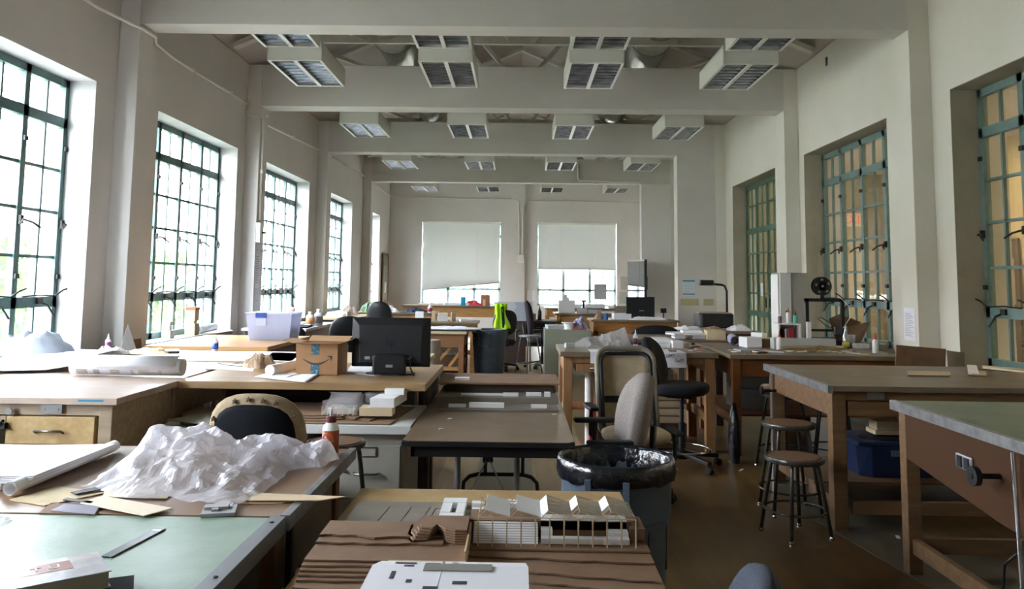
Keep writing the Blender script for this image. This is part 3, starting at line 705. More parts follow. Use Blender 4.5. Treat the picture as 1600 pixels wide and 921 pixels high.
# ---- folding table
tf = thing('folding_table', 'brown laminate folding table with a black rim and grey tubular legs', 'table', (-0.585, 4.13, 0))
FW, FD = 0.87, 1.9
G().prism([(0.03, 0), (FW - 0.03, 0), (FW, 0.03), (FW, FD - 0.03), (FW - 0.03, FD), (0.03, FD), (0, FD - 0.03), (0, 0.03)], 0.732, 0.745).build('tabletop', LAMIN, tf)
g = G(); g.box(-0.004, FW + 0.004, -0.004, 0.03, 0.715, 0.742); g.box(-0.004, FW + 0.004, FD - 0.03, FD + 0.004, 0.715, 0.742); g.box(-0.004, 0.03, 0, FD, 0.715, 0.742); g.box(FW - 0.03, FW + 0.004, 0, FD, 0.715, 0.742)
g.build('rim', BLACKP, tf, bevel=0.003)
g = G(); g.box(0.04, FW - 0.04, 0.03, 0.05, 0.66, 0.715); g.box(0.04, FW - 0.04, FD - .05, FD - 0.03, 0.66, 0.715); g.box(0.04, 0.06, 0.03, FD - 0.03, 0.66, 0.715); g.box(FW - 0.06, FW - 0.04, 0.03, FD - .03, 0.66, 0.715); g.build('apron', BLACKM, tf)
GT = mat('grey_tube', '#8b8c8d', 0.35, 0.5)
for x in (0.26, 0.58):
    G().cyl((x, 0.32, 0.02), (x, 0.30, 0.70), 0.016, n=14).build('leg', GT, tf, smooth='auto')
G().tube([(0.26, 0.32, 0.03), (0.26, 0.32, 0.015), (0.58, 0.32, 0.015), (0.58, 0.32, 0.03)], 0.016, 10).build('foot_bar', GT, tf)
g = G(); 
R_ = [(0.3, 1.45, 0.0), (0.3, 1.45, 0.15)]
g.tube([(0.20, 1.58, 0.02), (0.21, 1.58, 0.16), (0.25, 1.58, 0.20), (0.31, 1.58, 0.215), (0.62, 1.58, 0.215), (0.68, 1.58, 0.20), (0.72, 1.58, 0.16), (0.73, 1.58, 0.02)], 0.014, 10); g.build('foot_hoop', BLACKM, tf, smooth=True)
for x in (0.36, 0.62): G().cyl((x, 1.58, 0.21), (x, 1.58, 0.68), 0.013, n=12).build('leg', BLACKM, tf, smooth='auto')
g = G(); g.tube([(0.26, 0.32, 0.28), (0.41, 0.7, 0.52), (0.58, 0.32, 0.28)], 0.007, 6); g.build('brace', GT, tf)
g = G(); g.cyl((0.41, 0.7, 0.5), (0.41, 0.72, 0.70), 0.014, n=10); g.ob((0.41, 0.7, 0.52), (0.06, 0.05, 0.05)); g.build('brace_lock', BLACKM, tf)

# ---- centre model table (front)
tm = drafting_table('drafting_table', 'tan-topped table carrying the big contoured site model in the front centre', -0.64, 0.42, 1.55, 3.37, 0.70, mat('tan_worn_top', '#b59a6e', 0.5, c2='#9f8154', scale=(6, 6, 6), lo=0.3, hi=0.7), WOODO, tt=0.03, stretch=False)
# ---- right side
T7 = drafting_table('work_table', 'long worn table with pale wooden legs under the plastic bag and white foam models', 0.385, 1.85, 7.52, 8.45, 0.91, TOPG, mat('tan_leg_wood', '#a07850', 0.5, c2='#8a643e', scale=(30, 30, 2.5)), tt=0.045, apron=0.15,
                    drawer=(0.15, 0.55, 0.075, mat('tan_leg_wood', '#a07850')), leg=0.085, apron_mat=mat('tan_leg_wood', '#a07850'), over=0.03)
T8 = drafting_table('work_table', 'long worn table with orange-brown frame carrying the 3D printer', 1.93, 3.58, 7.42, 8.9, 0.91, TOPG, WOODR, tt=0.04, apron=0.16, leg=0.075, lowshelf=True, over=0.03)
T9 = drafting_table('drafting_table', 'drafting table with worn grey-brown top and white metal edge strip', 1.98, 3.75, 5.22, 6.58, 0.91, TOPG, WOODO, edge=ALU, edge_sides='l', tt=0.035, lowshelf=False, szz=0.11,
                    side_taper=(0.16, 0.16), hardware=[0.26, 1.35], drawer=(0.14, 1.5, 0.09, WOODO), over=0.035, leg=0.09)
G().box(0.06, 1.72, 0.45, 1.27, 0.193, 0.208).build('shelf', WOODO, T9)
G().box(0.16, 1.64, 0.05, 0.08, 0.10, 0.18).build('stretcher', WOODO, T9)
G().cyl((-0.03, 1.05, 0), (-0.03, 1.05, 0.86), 0.01, n=8).build('adjusting_rod', STEEL, T9)
g = G(); g.cyl((-0.10, 1.05, 0.74), (-0.0, 1.05, 0.74), 0.012, n=8); g.cyl((-0.12, 1.05, 0.74), (-0.10, 1.05, 0.74), 0.028, n=12); g.build('clamp_knob', IRON, T9)
T10 = drafting_table('drafting_table', 'green-topped drafting table with silver edge and round crank knob at the right edge', 2.09, 3.8, 3.12, 4.6, 0.91, GREENR, WOODO, edge=ALU, edge_sides='l', tt=0.035, side_taper=(0.2, 0.2), over=0.03, szz=0.11,
                     apron_mat=mat('reddish_side_panel', '#4a3220', 0.7, spec=0.15), leg=0.075)
g = G(); M = Matrix(((0, 0, 1, 0.0), (1, 0, 0, 0), (0, 1, 0, 0), (0, 0, 0, 1)))
G().prism([(0.1, 0.865), (1.36, 0.865), (1.36, 0.62), (0.5, 0.52), (0.1, 0.50)][::-1], 0.025, 0.05, M).build('side_panel', mat('reddish_side_panel', '#4a3220', 0.7, spec=0.15), T10)
g = G(); g.box(0.012, 0.026, 0.70, 0.84, 0.69, 0.76); g.build('socket_plate', ALU, T10, bevel=0.006)
g = G()
for y in (0.74, 0.80): g.box(0.006, 0.0125, y - 0.018, y + 0.018, 0.70, 0.75)
g.build('socket', BLACKP, T10)
g = G(); g.cyl((-0.10, 0.50, 0.725), (-0.075, 0.50, 0.725), 0.042, n=28); g.cyl((-0.075, 0.50, 0.725), (0.03, 0.50, 0.725), 0.012, n=12); g.cyl((-0.104, 0.50, 0.725), (-0.10, 0.50, 0.725), 0.012, n=16)
g.build('crank_knob', BLACKP, T10, smooth='auto')
G().cyl((-0.012, 0.30, 0.05), (-0.012, 0.34, 0.86), 0.009, n=10).build('adjusting_rod', CHROME, T10, smooth='auto')
g = G(); g.tube([(-0.012, 0.34, 0.45), (-0.02, 0.42, 0.38), (-0.015, 0.45, 0.25), (-0.02, 0.50, 0.14), (-0.01, 0.62, 0.02), (0.02, 0.8, 0.0075)], 0.006, 6); g.build('cord', BLACKP, T10, smooth=True)
G().box(0.055, 0.075, 0.115, 0.16, 0.2, 0.6).build('pale_slat', MANILA, T10)

# ---- far tables
def far_table(label, x0, x1, y0, y1, z=0.91, wood=WOODR, top=TOPG, front=0.2, name='work_table', panel=False):
    t = drafting_table(name, label, x0, x1, y0, y1, z, top, wood, tt=0.035, apron=front, leg=0.08)
    if panel: G().box(0.1, (x1 - x0) - 0.1, 0.05, 0.07, 0.25, z - 0.2).build('front_panel', wood, t)
    return t
HONEY = mat('honey_wood', '#a3713a', 0.45, c2='#8c5c29', scale=(3, 20, 20))
HONEYL = mat('light_honey_wood', '#b98b55', 0.45, c2='#a47843', scale=(3, 20, 20))
far_table('honey wooden drafting table carrying the dark monitor beside the right pillars', 1.25, 2.78, 14.0, 14.9, wood=HONEY)
far_table('low brown table heaped with papers in front of the overhead projector', 2.25, 3.45, 11.6, 12.6, z=0.88, wood=DARKB)
far_table('tan drafting table just left of the far bin with a black mat on top', -1.75, -0.78, 12.0, 13.0, z=0.80, wood=mat('far_leg_brown', '#7d5636', 0.5), top=MANILA)
far_table('tan table behind the black mat table strewn with small white model bits', -1.9, -0.7, 13.5, 14.4, z=0.86, wood=HONEYL)
far_table('honey wood table under the crooked blind along the end wall', -3.0, 0.18, 20.4, 21.3, z=0.93, wood=HONEYL, front=0.25)
far_table('light wood table in the far left corner behind the black office chair', -3.35, -1.7, 16.2, 17.1, z=0.90, wood=HONEYL)
far_table('plywood bench beneath the half raised blind on the right of the end wall', 0.65, 3.2, 20.6, 21.6, z=0.9, wood=HONEYL)
far_table('grey-topped table with plywood side standing behind the blue cup table', 0.72, 2.3, 16.4, 17.4, z=0.92, wood=HONEYL)
far_table('dark table beside the window with glue cans and flat portfolios', -3.66, -2.80, 10.6, 12.4, z=0.90, wood=mat('chest_brown', '#5c4736', 0.6), front=0.5, top=mat('white_cover_sheet', '#cfcfd6', 0.6))
far_table('dark-topped small table behind the grey stool with a black bottle', -0.25, 0.75, 15.6, 16.4, z=0.80, wood=BLACKM, top=DARKB)
far_table('low light table along the left windows strewn with pinkish boards', -3.75, -2.9, 14.2, 16.0, z=0.88, wood=DARKB, top=MANILA)
t = file_cabinet('steel_cabinet', 'plain green-grey steel cabinet heaped with papers beside the far grey stool', 0.43, 1.2, 13.45, 14.3, 0.76, CABG, drawers=1)

# ------------------------------------------------------------------ seats
def stool(name, h, r=0.178, leg=0.012, m=STOOLM, seatm=MASON, n_ring=1):
    t = bpy.data.objects.new(name, None); COL.objects.link(t)
    g = G(); g.lathe([(r * .2, h - .012), (r * .96, h - .03), (r, h - .026), (r + .004, h - .012), (r, h), (r - .012, h + .003), (r - .02, h - .002), (0, h - .002)], n=36); g.build('seat_ring', m, t, smooth='auto')
    G().lathe([(0, h - 0.001), (r - .022, h - 0.001), (r - .026, h + .003), (0, h + .004)], n=32).build('seat', seatm, t, smooth='auto')
    f = r + 0.03 if h < 0.55 else r + 0.05
    for k in range(4):
        a = pi / 4 + k * pi / 2 + 0.35; c, s = cos(a), sin(a)
        lg = G().tube([(c * r * .72, s * r * .72, h - .02), (c * r * .8, s * r * .8, h - .06), (c * f, s * f, 0.018)], leg, 10).build('leg', m, t, smooth=True)
        G().lathe([(leg * 1.2, 0.0), (leg * 1.35, 0.012), (leg * 1.1, 0.02), (0, 0.02)], (c * f, s * f, 0), 12).build('foot_cap', CHROME, lg)
    for zz in ([0.16] if n_ring == 1 else [0.15, 0.3]):
        rr = f + (r * .8 - f) * zz / h - 0.002
        G().tube([(cos(2 * pi * k / 36) * rr, sin(2 * pi * k / 36) * rr, zz) for k in range(36)], 0.0075, 8, closed=True).build('foot_ring', m, t, smooth=True)
    return t
s1 = stool('stool', 0.48); place(s1, (1.735, 5.16, 0)); tag(s1, 'nearest round metal stool with a hardboard seat, in front of its taller twin', 'stool', 'grey metal stools')
s2 = stool('stool', 0.60); place(s2, (1.875, 5.68, 0), -0.35); tag(s2, 'taller grey metal stool tucked right behind the nearest stool', 'stool', 'grey metal stools')
s3 = stool('stool', 0.62, m=BLACKM, seatm=BLACKP); place(s3, (2.27, 7.0, 0), 0.2); tag(s3, 'black stool standing behind the two grey stools under the printer table', 'stool', 'black stools')
s4 = dup(s3, 'second black stool turned upside down on the first black stool', (2.27, 7.0, 1.262), 0.9, 'black stools', 0.99); s4.rotation_euler = (pi, 0, 0.9); s4.scale = (0.8, 0.8, 0.46); s4.location.z = 0.915 - 0.01
s4.location = (2.15, 7.12, 0); s4.rotation_euler = (0, 0, 0.9); s4.scale = (1, 1, 1); s4['label'] = 'black stool farther back under the printer table, half hidden by another'; s4.location = (2.74, 7.12, 0)
s5 = stool('stool', 0.64, m=mat('light_stool_metal', '#8f918f', 0.35, 0.6), seatm=mat('grey_seat', '#9a9c9a', 0.5)); place(s5, (0.17, 13.9, 0), 0.3); tag(s5, 'grey metal stool far down the aisle beside the steel cabinet', 'stool')
s6 = stool('stool', 0.72, r=0.15); place(s6, (-0.94, 4.22, 0), radians(40)); tag(s6, 'round hardboard-topped stool just behind the plastic sheeting beside the glue bottle', 'stool', 'grey metal stools')

def caster_base(t, n=5, r=0.29, z=0.09, m=BLACKP, a0=0.3, hub=0.04, post=(0.1, 0.4), postm=BLACKP):
    for k in range(n):
        a = a0 + 2 * pi * k / n; c, s = cos(a), sin(a)
        g = G(); g.bar((c * 0.02, s * 0.02, z + 0.02), (c * r, s * r, z - 0.008), 0.05, 0.032); b = g.build('base_arm', m, t, bevel=0.006)
        g = G(); p = Vector((-s, c, 0)) * 0.022; q = Vector((c * r, s * r, 0.03)); 
        g.cyl(q - p - p * .4, q - p * .3, 0.029, n=16); g.cyl(q + p * .3, q + p + p * .4, 0.029, n=16); g.cyl(q, q + Vector((0, 0, 0.05)), 0.008, n=8); g.build('caster', BLACKP, b, smooth='auto')
    G().lathe([(hub + .015, z - .02), (hub + .01, z + .05), (0.028, z + .07), (0.028, post[1] * .6), (0.017, post[1] * .62), (0.017, post[1])], n=18).build('post', postm, t, smooth='auto')

def cushion(name, m, t, w, d, th, z, cx=0, cy=0, p=3.0, n=28, dome=0.3):
    """rounded seat pad: superellipse slab"""
    g = G(); vs = []; L = [(0.88, -th / 2), (0.98, -th * .3), (1, 0), (0.98, th * .28), (0.88, th * .45), (0.5, th * .5), (0.0, th * .5)]
    for sc, zz in L:
        for k in range(n):
            a = 2 * pi * k / n; c, s = cos(a), sin(a); rr = (abs(c) ** p + abs(s) ** p) ** (-1 / p)
            vs.append((cx + c * rr * w / 2 * sc, cy + s * rr * d / 2 * sc, z + zz))
    fs = [(i * n + k, i * n + (k + 1) % n, (i + 1) * n + (k + 1) % n, (i + 1) * n + k) for i in range(len(L) - 1) for k in range(n)] + [tuple(range(n))[::-1]]
    g.add(vs, fs); return g.build(name, m, t, smooth=True)
def backpad(name, m, t, w, h, th, zc, y, curve=0.05, p=2.6, n=32, tilt=0.12, taper=0.0, front=0.5):
    """upright padded back in the local xz plane, curved in plan, facing -y"""
    g = G(); vs = []
    L = [(0.0, -th * .5), (0.6, -th * .5), (0.9, -th * .42), (1, -th * .12), (1, th * .2), (0.92, th * .45), (0.6, th * .5), (0.0, th * .5)]
    for sc, yy in L:
        for k in range(n):
            a = 2 * pi * k / n; c, s = cos(a), sin(a); rr = (abs(c) ** p + abs(s) ** p) ** (-1 / p)
            x = c * rr * w / 2 * sc * (1 - taper * s * rr); z = s * rr * h / 2 * sc
            vs.append((x, y + yy - curve * (x / (w / 2)) ** 2 + tilt * z, zc + z))
    fs = [(i * n + k, (i + 1) * n + k, (i + 1) * n + (k + 1) % n, i * n + (k + 1) % n) for i in range(len(L) - 1) for k in range(n)]
    g.add(vs, fs); return g.build(name, m, t, smooth=True)
def armrest(t, x, z=0.66, y=0.0, m=BLACKP, ln=0.26):
    g = G(); g.prism([(x - .03, y - ln / 2), (x + .03, y - ln / 2), (x + .042, y), (x + .035, y + ln / 2), (x - .035, y + ln / 2), (x - .042, y)], z, z + 0.028)
    a = g.build('armrest', m, t, bevel=0.01)
    sx = 0.06 if x < 0 else -0.06
    G().tube([(x, y, z), (x, y, z - 0.18), (x + sx, y, z - 0.24), (x + sx * 2.6, y, z - 0.25)], 0.018, 8).build('arm_post', m, a, smooth=True)

# chair facing: local -y is the direction a sitter faces
def task_chair(name, label, loc, rz, seatm, backm, shellm=None, back=(0.46, 0.48, 0.07), seat_h=0.48, back_z=0.78, arms=False, drafting=False, group=None, tilt=0.12):
    t = thing(name, label, 'chair', loc, rz, group)
    caster_base(t, r=0.33 if drafting else 0.30, post=(0.1, seat_h - 0.05), m=BLACKP)
    cushion('seat', seatm, t, 0.48, 0.46, 0.09, seat_h)
    G().ob((0, 0, seat_h - 0.065), (0.2, 0.22, 0.03)).build('mechanism', BLACKP, t)
    y = 0.25
    bp_ = backpad('backrest', backm, t, back[0], back[1], back[2], back_z, y, tilt=tilt)
    if shellm: backpad('back_shell', shellm, t, back[0] * 0.88, back[1] * 0.9, 0.03, back_z - 0.012, y + back[2] * 0.5 + 0.002, tilt=tilt)
    G().tube([(0, 0.1, seat_h - 0.07), (0, 0.27, seat_h - 0.06), (0, 0.31, seat_h + 0.02), (0, 0.29 + 0.06, back_z - 0.1)], 0.02, 8).build('back_bar', BLACKP, t, smooth=True)
    if arms: armrest(t, -0.29, seat_h + 0.18); armrest(t, 0.29, seat_h + 0.18)
    if drafting:
        G().tube([(cos(2 * pi * k / 40) * 0.235, sin(2 * pi * k / 40) * 0.235, 0.15) for k in range(40)], 0.010, 8, closed=True).build('foot_ring', CHROME, t, smooth=True)
        g = G()
        for k in range(3): a = 2 * pi * k / 3; g.bar((0, 0, 0.15), (cos(a) * 0.235, sin(a) * 0.235, 0.15), 0.014)
        g.build('ring_spokes', BLACKP, t)
        g = G(); g.tube([(0.08, 0, seat_h - .06), (0.2, 0.02, seat_h - .09), (0.28, 0.03, seat_h - .15)], 0.008, 6); g.ob((0.29, 0.03, seat_h - .16), (0.06, 0.03, 0.03)); g.build('lever', BLACKP, t)
    return t
# near left: tan star-patterned back with dark shell, seen from behind
c1 = thing('office_chair', 'office chair seen from behind, dark shell rimmed with tan star-patterned fabric', 'chair', (-1.30, 4.15, 0), 0)
# sitter faces away from the camera, so the shell is towards us
caster_base(c1, r=0.27, post=(0.1, 0.40), a0=pi / 5)
cushion('seat', TANF, c1, 0.48, 0.44, 0.08, 0.44, 0, 0.18)
bk = backpad('backrest', TANF, c1, 0.485, 0.50, 0.085, 0.735, -0.13, p=2.8, tilt=-0.1, curve=-0.05)
backpad('back_shell', CHARC, c1, 0.425, 0.465, 0.035, 0.705, -0.168, p=3.0, tilt=-0.1, curve=-0.05)
G().tube([(0, 0.1, 0.38), (0, -0.16, 0.38), (0, -0.2, 0.45), (0, -0.19, 0.6)], 0.02, 8).build('back_bar', BLACKP, c1, smooth=True)
STARM = mat('star_print', '#5c4a3c', 0.9)
for xx, zz in ((-0.085, 0.952), (-0.015, 0.962), (0.055, 0.957), (0.115, 0.945), (-0.2, 0.86), (0.2, 0.88)):
    g = G(); P = [((0.014 if i % 2 == 0 else 0.005) * sin(i * pi / 5), (0.014 if i % 2 == 0 else 0.005) * cos(i * pi / 5)) for i in range(10)]
    M = Matrix.Translation((xx, -0.172 + 0.05 * (xx / 0.24) ** 2 - 0.1 * (zz - 0.735) + 0.004, zz)) @ Euler((pi / 2 - 0.3, 0, 0)).to_matrix().to_4x4()
    g.prism(P, -0.001, 0.012, M); g.build('star', STARM, bk)
# mesh-back chair
cm = thing('office_chair', 'tall cream mesh-backed office chair with taupe frame behind the large bin', 'chair', (0.84, 6.0, 0), radians(6))
caster_base(cm, r=0.3, post=(0.1, 0.42), a0=0.6)
cushion('seat', CREAMF, cm, 0.48, 0.46, 0.08, 0.46, 0, -0.1)
def frame_pts(w, z0, z1, y0, y1, r=0.09, n=6):
    P = []
    def arc(cx, cz, a0, a1):
        for i in range(n + 1):
            a = a0 + (a1 - a0) * i / n; P.append((cx + r * cos(a), cz + r * sin(a)))
    arc(w / 2 - r, z1 - r, 0, pi / 2); arc(-w / 2 + r, z1 - r, pi / 2, pi); arc(-w / 2 + r, z0 + r, pi, 1.5 * pi); arc(w / 2 - r, z0 + r, 1.5 * pi, 2 * pi)
    return [(x, y0 + (y1 - y0) * (z - z0) / (z1 - z0) - 0.05 * (abs(x) / (w / 2)) ** 2 * -1 * -1, z) for x, z in P]
G().tube(frame_pts(0.44, 0.42, 1.045, 0.16, 0.30), 0.021, 8, closed=True).build('back_frame', TAUPEM, cm, smooth=True)
G().tube(frame_pts(0.385, 0.45, 1.01, 0.155, 0.285, 0.07), 0.016, 8, closed=True).build('inner_frame', BLACKP, cm, smooth=True)
def mesh_back(u, v):
    x = -0.19 + 0.38 * u; z = 0.46 + 0.54 * v
    return (x, 0.165 + 0.13 * (z - 0.42) / 0.62 - 0.05 * (abs(x) / 0.235) ** 2 + 0.02, z)
G().grid(mesh_back, 10, 10).build('mesh_panel', CREAMF, cm, smooth=True, solid=0.004)
G().bar((-0.2, 0.215, 0.67), (0.2, 0.215, 0.67), 0.02, 0.05).build('lumbar_bar', BLACKP, cm, bevel=0.006)
armrest(cm, -0.32, 0.64, -0.05, ln=0.28); armrest(cm, 0.30, 0.46, -0.05)
G().tube([(0, 0, 0.40), (0, 0.2, 0.39), (0, 0.22, 0.5)], 0.025, 8).build('back_bar', BLACKP, cm, smooth=True)
# grey-back chair seen side-on (faces the folding table = -x)
cg = thing('office_chair', 'grey fabric office chair seen from the side, its oval back leaning behind the bin', 'chair', (0.50, 4.97, 0), radians(-84))
caster_base(cg, r=0.29, post=(0.1, 0.38), a0=0.2)
cushion('seat', mat('dark_grey_fabric', '#3b3a3b', 0.95), cg, 0.46, 0.48, 0.10, 0.43)
backpad('backrest', GREYF, cg, 0.42, 0.54, 0.12, 0.73, 0.235, tilt=0.16, curve=0.06, p=2.3)
G().tube([(0, 0.1, 0.37), (0, 0.26, 0.38), (0, 0.32, 0.5), (0, 0.33, 0.68)], 0.022, 8).build('back_bar', BLACKP, cg, smooth=True)
armrest(cg, -0.27, 0.66, 0.02, ln=0.27); armrest(cg, 0.27, 0.62, 0.0, ln=0.27)
# black drafting chair with chrome foot ring
cd = task_chair('drafting_chair', 'black drafting chair with chrome foot ring in front of the worn work table', (1.40, 7.0, 0), radians(68), NAVYF, NAVYF, seat_h=0.66, back_z=0.86, back=(0.46, 0.44, 0.09), drafting=True, tilt=0.25)
# bottom edge chair
cb = task_chair('office_chair', 'blue-grey chair back just poking up at the bottom edge of the photo', (0.55, 1.75, 0), radians(-99), BLUEF, BLUEF, shellm=BLACKP, back=(0.40, 0.44, 0.07), seat_h=0.45, back_z=0.622)
cb.location = (0.345, 2.11, 0); 
# far chairs
task_chair('office_chair', 'black high-backed office chair peeking over the top of the near monitor', (-2.15, 12.7, 0), radians(175), BLACKP, BLACKP, back=(0.40, 0.55, 0.08), seat_h=0.5, back_z=0.95, arms=True)
task_chair('office_chair', 'dark chair with low curved back behind the cardboard box', (-2.72, 9.85, 0), radians(170), BLACKP, BLACKP, back=(0.42, 0.20, 0.03), seat_h=0.5, back_z=0.90)
task_chair('office_chair', 'black arched chair back between the cardboard box and the monitor', (-2.0, 9.4, 0), radians(195), BLACKP, BLACKP, back=(0.44, 0.44, 0.04), seat_h=0.5, back_z=0.92, arms=True)
task_chair('office_chair', 'dark purple-grey office chair facing the small table down the aisle', (0.42, 14.75, 0), radians(85), mat('aubergine_fabric', '#2c2630', 0.9), mat('aubergine_fabric', '#2c2630', 0.9), back=(0.46, 0.66, 0.09), seat_h=0.5, back_z=0.88, arms=True)
task_chair('office_chair', 'black armed chair draped with the hi-vis vest', (-0.32, 14.3, 0), radians(200), BLACKP, BLACKP, back=(0.44, 0.44, 0.07), seat_h=0.5, back_z=0.84, arms=True)
task_chair('office_chair', 'rounded black chair back showing behind the clear plastic bag', (1.75, 10.6, 0), radians(180), NAVYF, NAVYF, back=(0.66, 0.40, 0.08), seat_h=0.5, back_z=0.82)
# ================================================================== small things
def bottle(label, loc, h, r, body=WHITEP, cap=ORANGE, lab=None, name='glue_bottle', cat='bottle', nozzle=True, group=None, rz=0):
    t = thing(name, label, cat, loc, rz, group)
    bh = h * (0.68 if nozzle else 0.8)
    G().lathe([(r * .9, 0), (r, 0.004), (r, bh * .82), (r * .85, bh * .92), (r * .45, bh)], n=24).build('body', body, t, smooth='auto')
    if nozzle: G().lathe([(r * .5, bh), (r * .5, bh + h * .07), (r * .28, bh + h * .10), (r * .16, h * .97), (r * .08, h)], n=20).build('cap', cap, t, smooth='auto')
    else: G().lathe([(r * .5, bh), (r * .52, bh + 0.002), (r * .52, h * .97), (r * .46, h)], n=20).build('cap', cap, t, smooth='auto')
    if lab: G().lathe([(r * 1.012, bh * .18), (r * 1.012, bh * .72)], n=24).build('label', lab, t, smooth=True)
    return t
def one(o, label, cat, group=None, kind=None): return tag(o, label, cat, group, kind)
def block(name, label, cat, x, y, z, w, d, h, m, rz=0, group=None, bevel=0.001):
    o = G().box(-w / 2, w / 2, -d / 2, d / 2, 0, h).build(name, m, bevel=bevel); place(o, (x, y, z + 0.0008), rz); return tag(o, label, cat, group)
def quad_sheet(name, label, cat, P, z, m, th=0.0012, h=lambda u, v: 0, n=16, group=None):
    """flat or wavy sheet through four ground points (x,y)"""
    P = [Vector((p[0], p[1])) for p in P]; o = P[0].copy(); zz = z + 0.0012 + th / 2
    def f(u, v):
        p = P[0].lerp(P[1], u).lerp(P[3].lerp(P[2], u), v) - o; return (p.x, p.y, h(u, v))
    s = G().grid(f, n if h(0.3, 0.7) or h(1, 1) or h(0.5, 0.5) else 1, n if h(0.3, 0.7) or h(1, 1) or h(0.5, 0.5) else 1).build(name, m, solid=th, smooth=(h(0.3, 0.7) or h(0.5, 0.5)) != 0)
    s.location = (o.x, o.y, zz); return tag(s, label, cat, group)
def pq(name, label, cat, px, z, m, **k):
    return quad_sheet(name, label, cat, [onz(a, b, z) for a, b in px], z, m, **k)
def crumple(name, label, cat, loc, rx, ry, h, m, seed=1, n=26, rings=9, freq=7, amp=0.35, rz=0, ragged=0.25, smooth=False, profile=None, kind=None):
    random.seed(seed); off = Vector((seed * 3.1, seed * 1.7, seed)); g = G(); vs = []
    for i in range(rings + 1):
        u = i / rings
        for k in range(n):
            a = 2 * pi * k / n
            R = 1 + ragged * noise.noise(Vector((cos(a) * 1.6, sin(a) * 1.6, seed * 2.3)))* 2
            x, y = cos(a) * u * rx * R, sin(a) * u * ry * R
            pr = (1 - u ** 2.2) if profile is None else profile(x / rx, y / ry, u)
            q = noise.noise(Vector((x * freq / max(rx, .05), y * freq / max(rx, .05), 0)) * .35 + off); r2 = 1 - abs(noise.noise(Vector((x, y, 0)) * (freq * 1.9 / max(rx, .05)) * .35 + off * 2)) * 2
            z = h * (pr * (0.75 + q * amp * 1.6 + (r2 - .6) * amp)); z = max(z, 0.0) + (0.002 if u < 1 else 0)
            j = 0.10 * (1 - u * .3); vs.append((x + random.uniform(-1, 1) * rx * j / 3, y + random.uniform(-1, 1) * ry * j / 3, z))
    fs = [(i * n + k, i * n + (k + 1) % n, (i + 1) * n + (k + 1) % n) for i in range(rings) for k in range(n)] + \
         [(i * n + k, (i + 1) * n + (k + 1) % n, (i + 1) * n + k) for i in range(rings) for k in range(n)]
    g.add(vs, fs); o = g.build(name, m, smooth=smooth); place(o, (loc[0], loc[1], loc[2] + 0.001), rz); return tag(o, label, cat, None, kind)
def paper_roll(label, p0, p1, r, m=PAPER, turns=2.2, flap=0.0, end=None, name='paper_roll', prints=False, group=None):
    p0, p1 = Vector(p0), Vector(p1); L = (p1 - p0).length; a = math.atan2(p1.y - p0.y, p1.x - p0.x)
    t = thing(name, label, 'paper roll', p0, a, group); g = G(); N = int(26 * turns)
    pr = []
    for i in range(N + 1):
        th = -pi / 2 + 2 * pi * turns * i / N + 0.0; rr = r * (1 - 0.30 * (1 - i / N)); pr.append((cos(th) * rr, sin(th) * rr + r))
    if flap:
        lx, lz = pr[-1]; 
        for k in range(1, 7): pr.append((lx - flap * k / 6 * cos(0.5), max(lz - k / 6 * flap * .5, 0.003)))
    vs = [(x, py, pz) for x in (0, L) for py, pz in pr]; n = len(pr)
    g.add(vs, [(i, i + 1, n + i + 1, n + i) for i in range(n - 1)])
    b = g.build('sheet', m, t, smooth=True, solid=0.0012)
    if end: G().cyl((0.01, 0, r), (L - 0.01, 0, r), r * .62, n=20).build('core', end, t, smooth='auto')
    return t
def stack(label, x, y, z, w, d, n, m, rz=0, name='paper_stack', cat='papers', jit=0.02, seed=0, th=0.002):
    random.seed(seed); t = thing(name, label, cat, (x, y, z + 0.001), rz)
    for k in range(n):
        o = G().box(-w / 2, w / 2, -d / 2, d / 2, 0, th).build('sheet', m, t); o.location = (random.uniform(-jit, jit), random.uniform(-jit, jit), k * (th + 0.0006)); o.rotation_euler = (0, 0, random.uniform(-jit, jit) * 6)
    return t

# ---- on the near left table
Z1 = 0.93
pq('drawing_sheet', 'big loose white drawing sheet with a curling corner under the nearest window', 'drawing', [(-60, 585), (118, 581), (205, 552), (40, 548)], Z1, PAPER,
   h=lambda u, v: 0.012 + 0.05 * max(0, u - .72) * (1.0 - v) * 2 + 0.05 * sin(pi * v) * u * .8, th=0.002, n=22)
pq('drawing_sheet', 'lower white sheet under the curling drawing beside the rolled drawings', 'drawing', [(20, 571), (150, 566), (215, 549), (110, 546)], Z1, PAPER, th=0.001)
r_ = paper_roll('long white roll of drawings, open flap on top, lying across the near left table', (-2.83, 5.13, Z1 + 0.002), (-2.12, 5.10, Z1 + 0.002), 0.058, flap=0.0, turns=2.4)
g = G()
for k, (a, b) in enumerate(((0.05, 0.12), (0.16, 0.2), (0.27, 0.33), (0.4, 0.42), (0.45, 0.52), (0.58, 0.6))):
    for th in (-1.15 + 0.1 * (k % 3),):
        for q in range(3):
            a0 = pi + 0.3 + q * 0.2; g.add([(a, cos(a0) * .0598, sin(a0) * .0598 + .058), (b, cos(a0) * .0598, sin(a0) * .0598 + .058), (b, cos(a0 + .14) * .0598, sin(a0 + .14) * .0598 + .058), (a, cos(a0 + .14) * .0598, sin(a0 + .14) * .0598 + .058)], [(0, 1, 2, 3)])
g.build('print', mat('beige_print', '#b7a796', 0.7), r_)
G().grid(lambda u, v: (0.0 + 0.68 * u, -0.085 + 0.12 * v, 0.062 + 0.06 * sin(v * pi * 0.5)), 1, 10).build('flap', PAPER, r_, smooth=True, solid=0.0012)
p = onz(168, 553, Z1); bottle('small white glue bottle with purple label behind the long paper roll', (p.x, p.y, Z1 + .03), 0.13, 0.022, cap=WHITEP, lab=PURPLE)
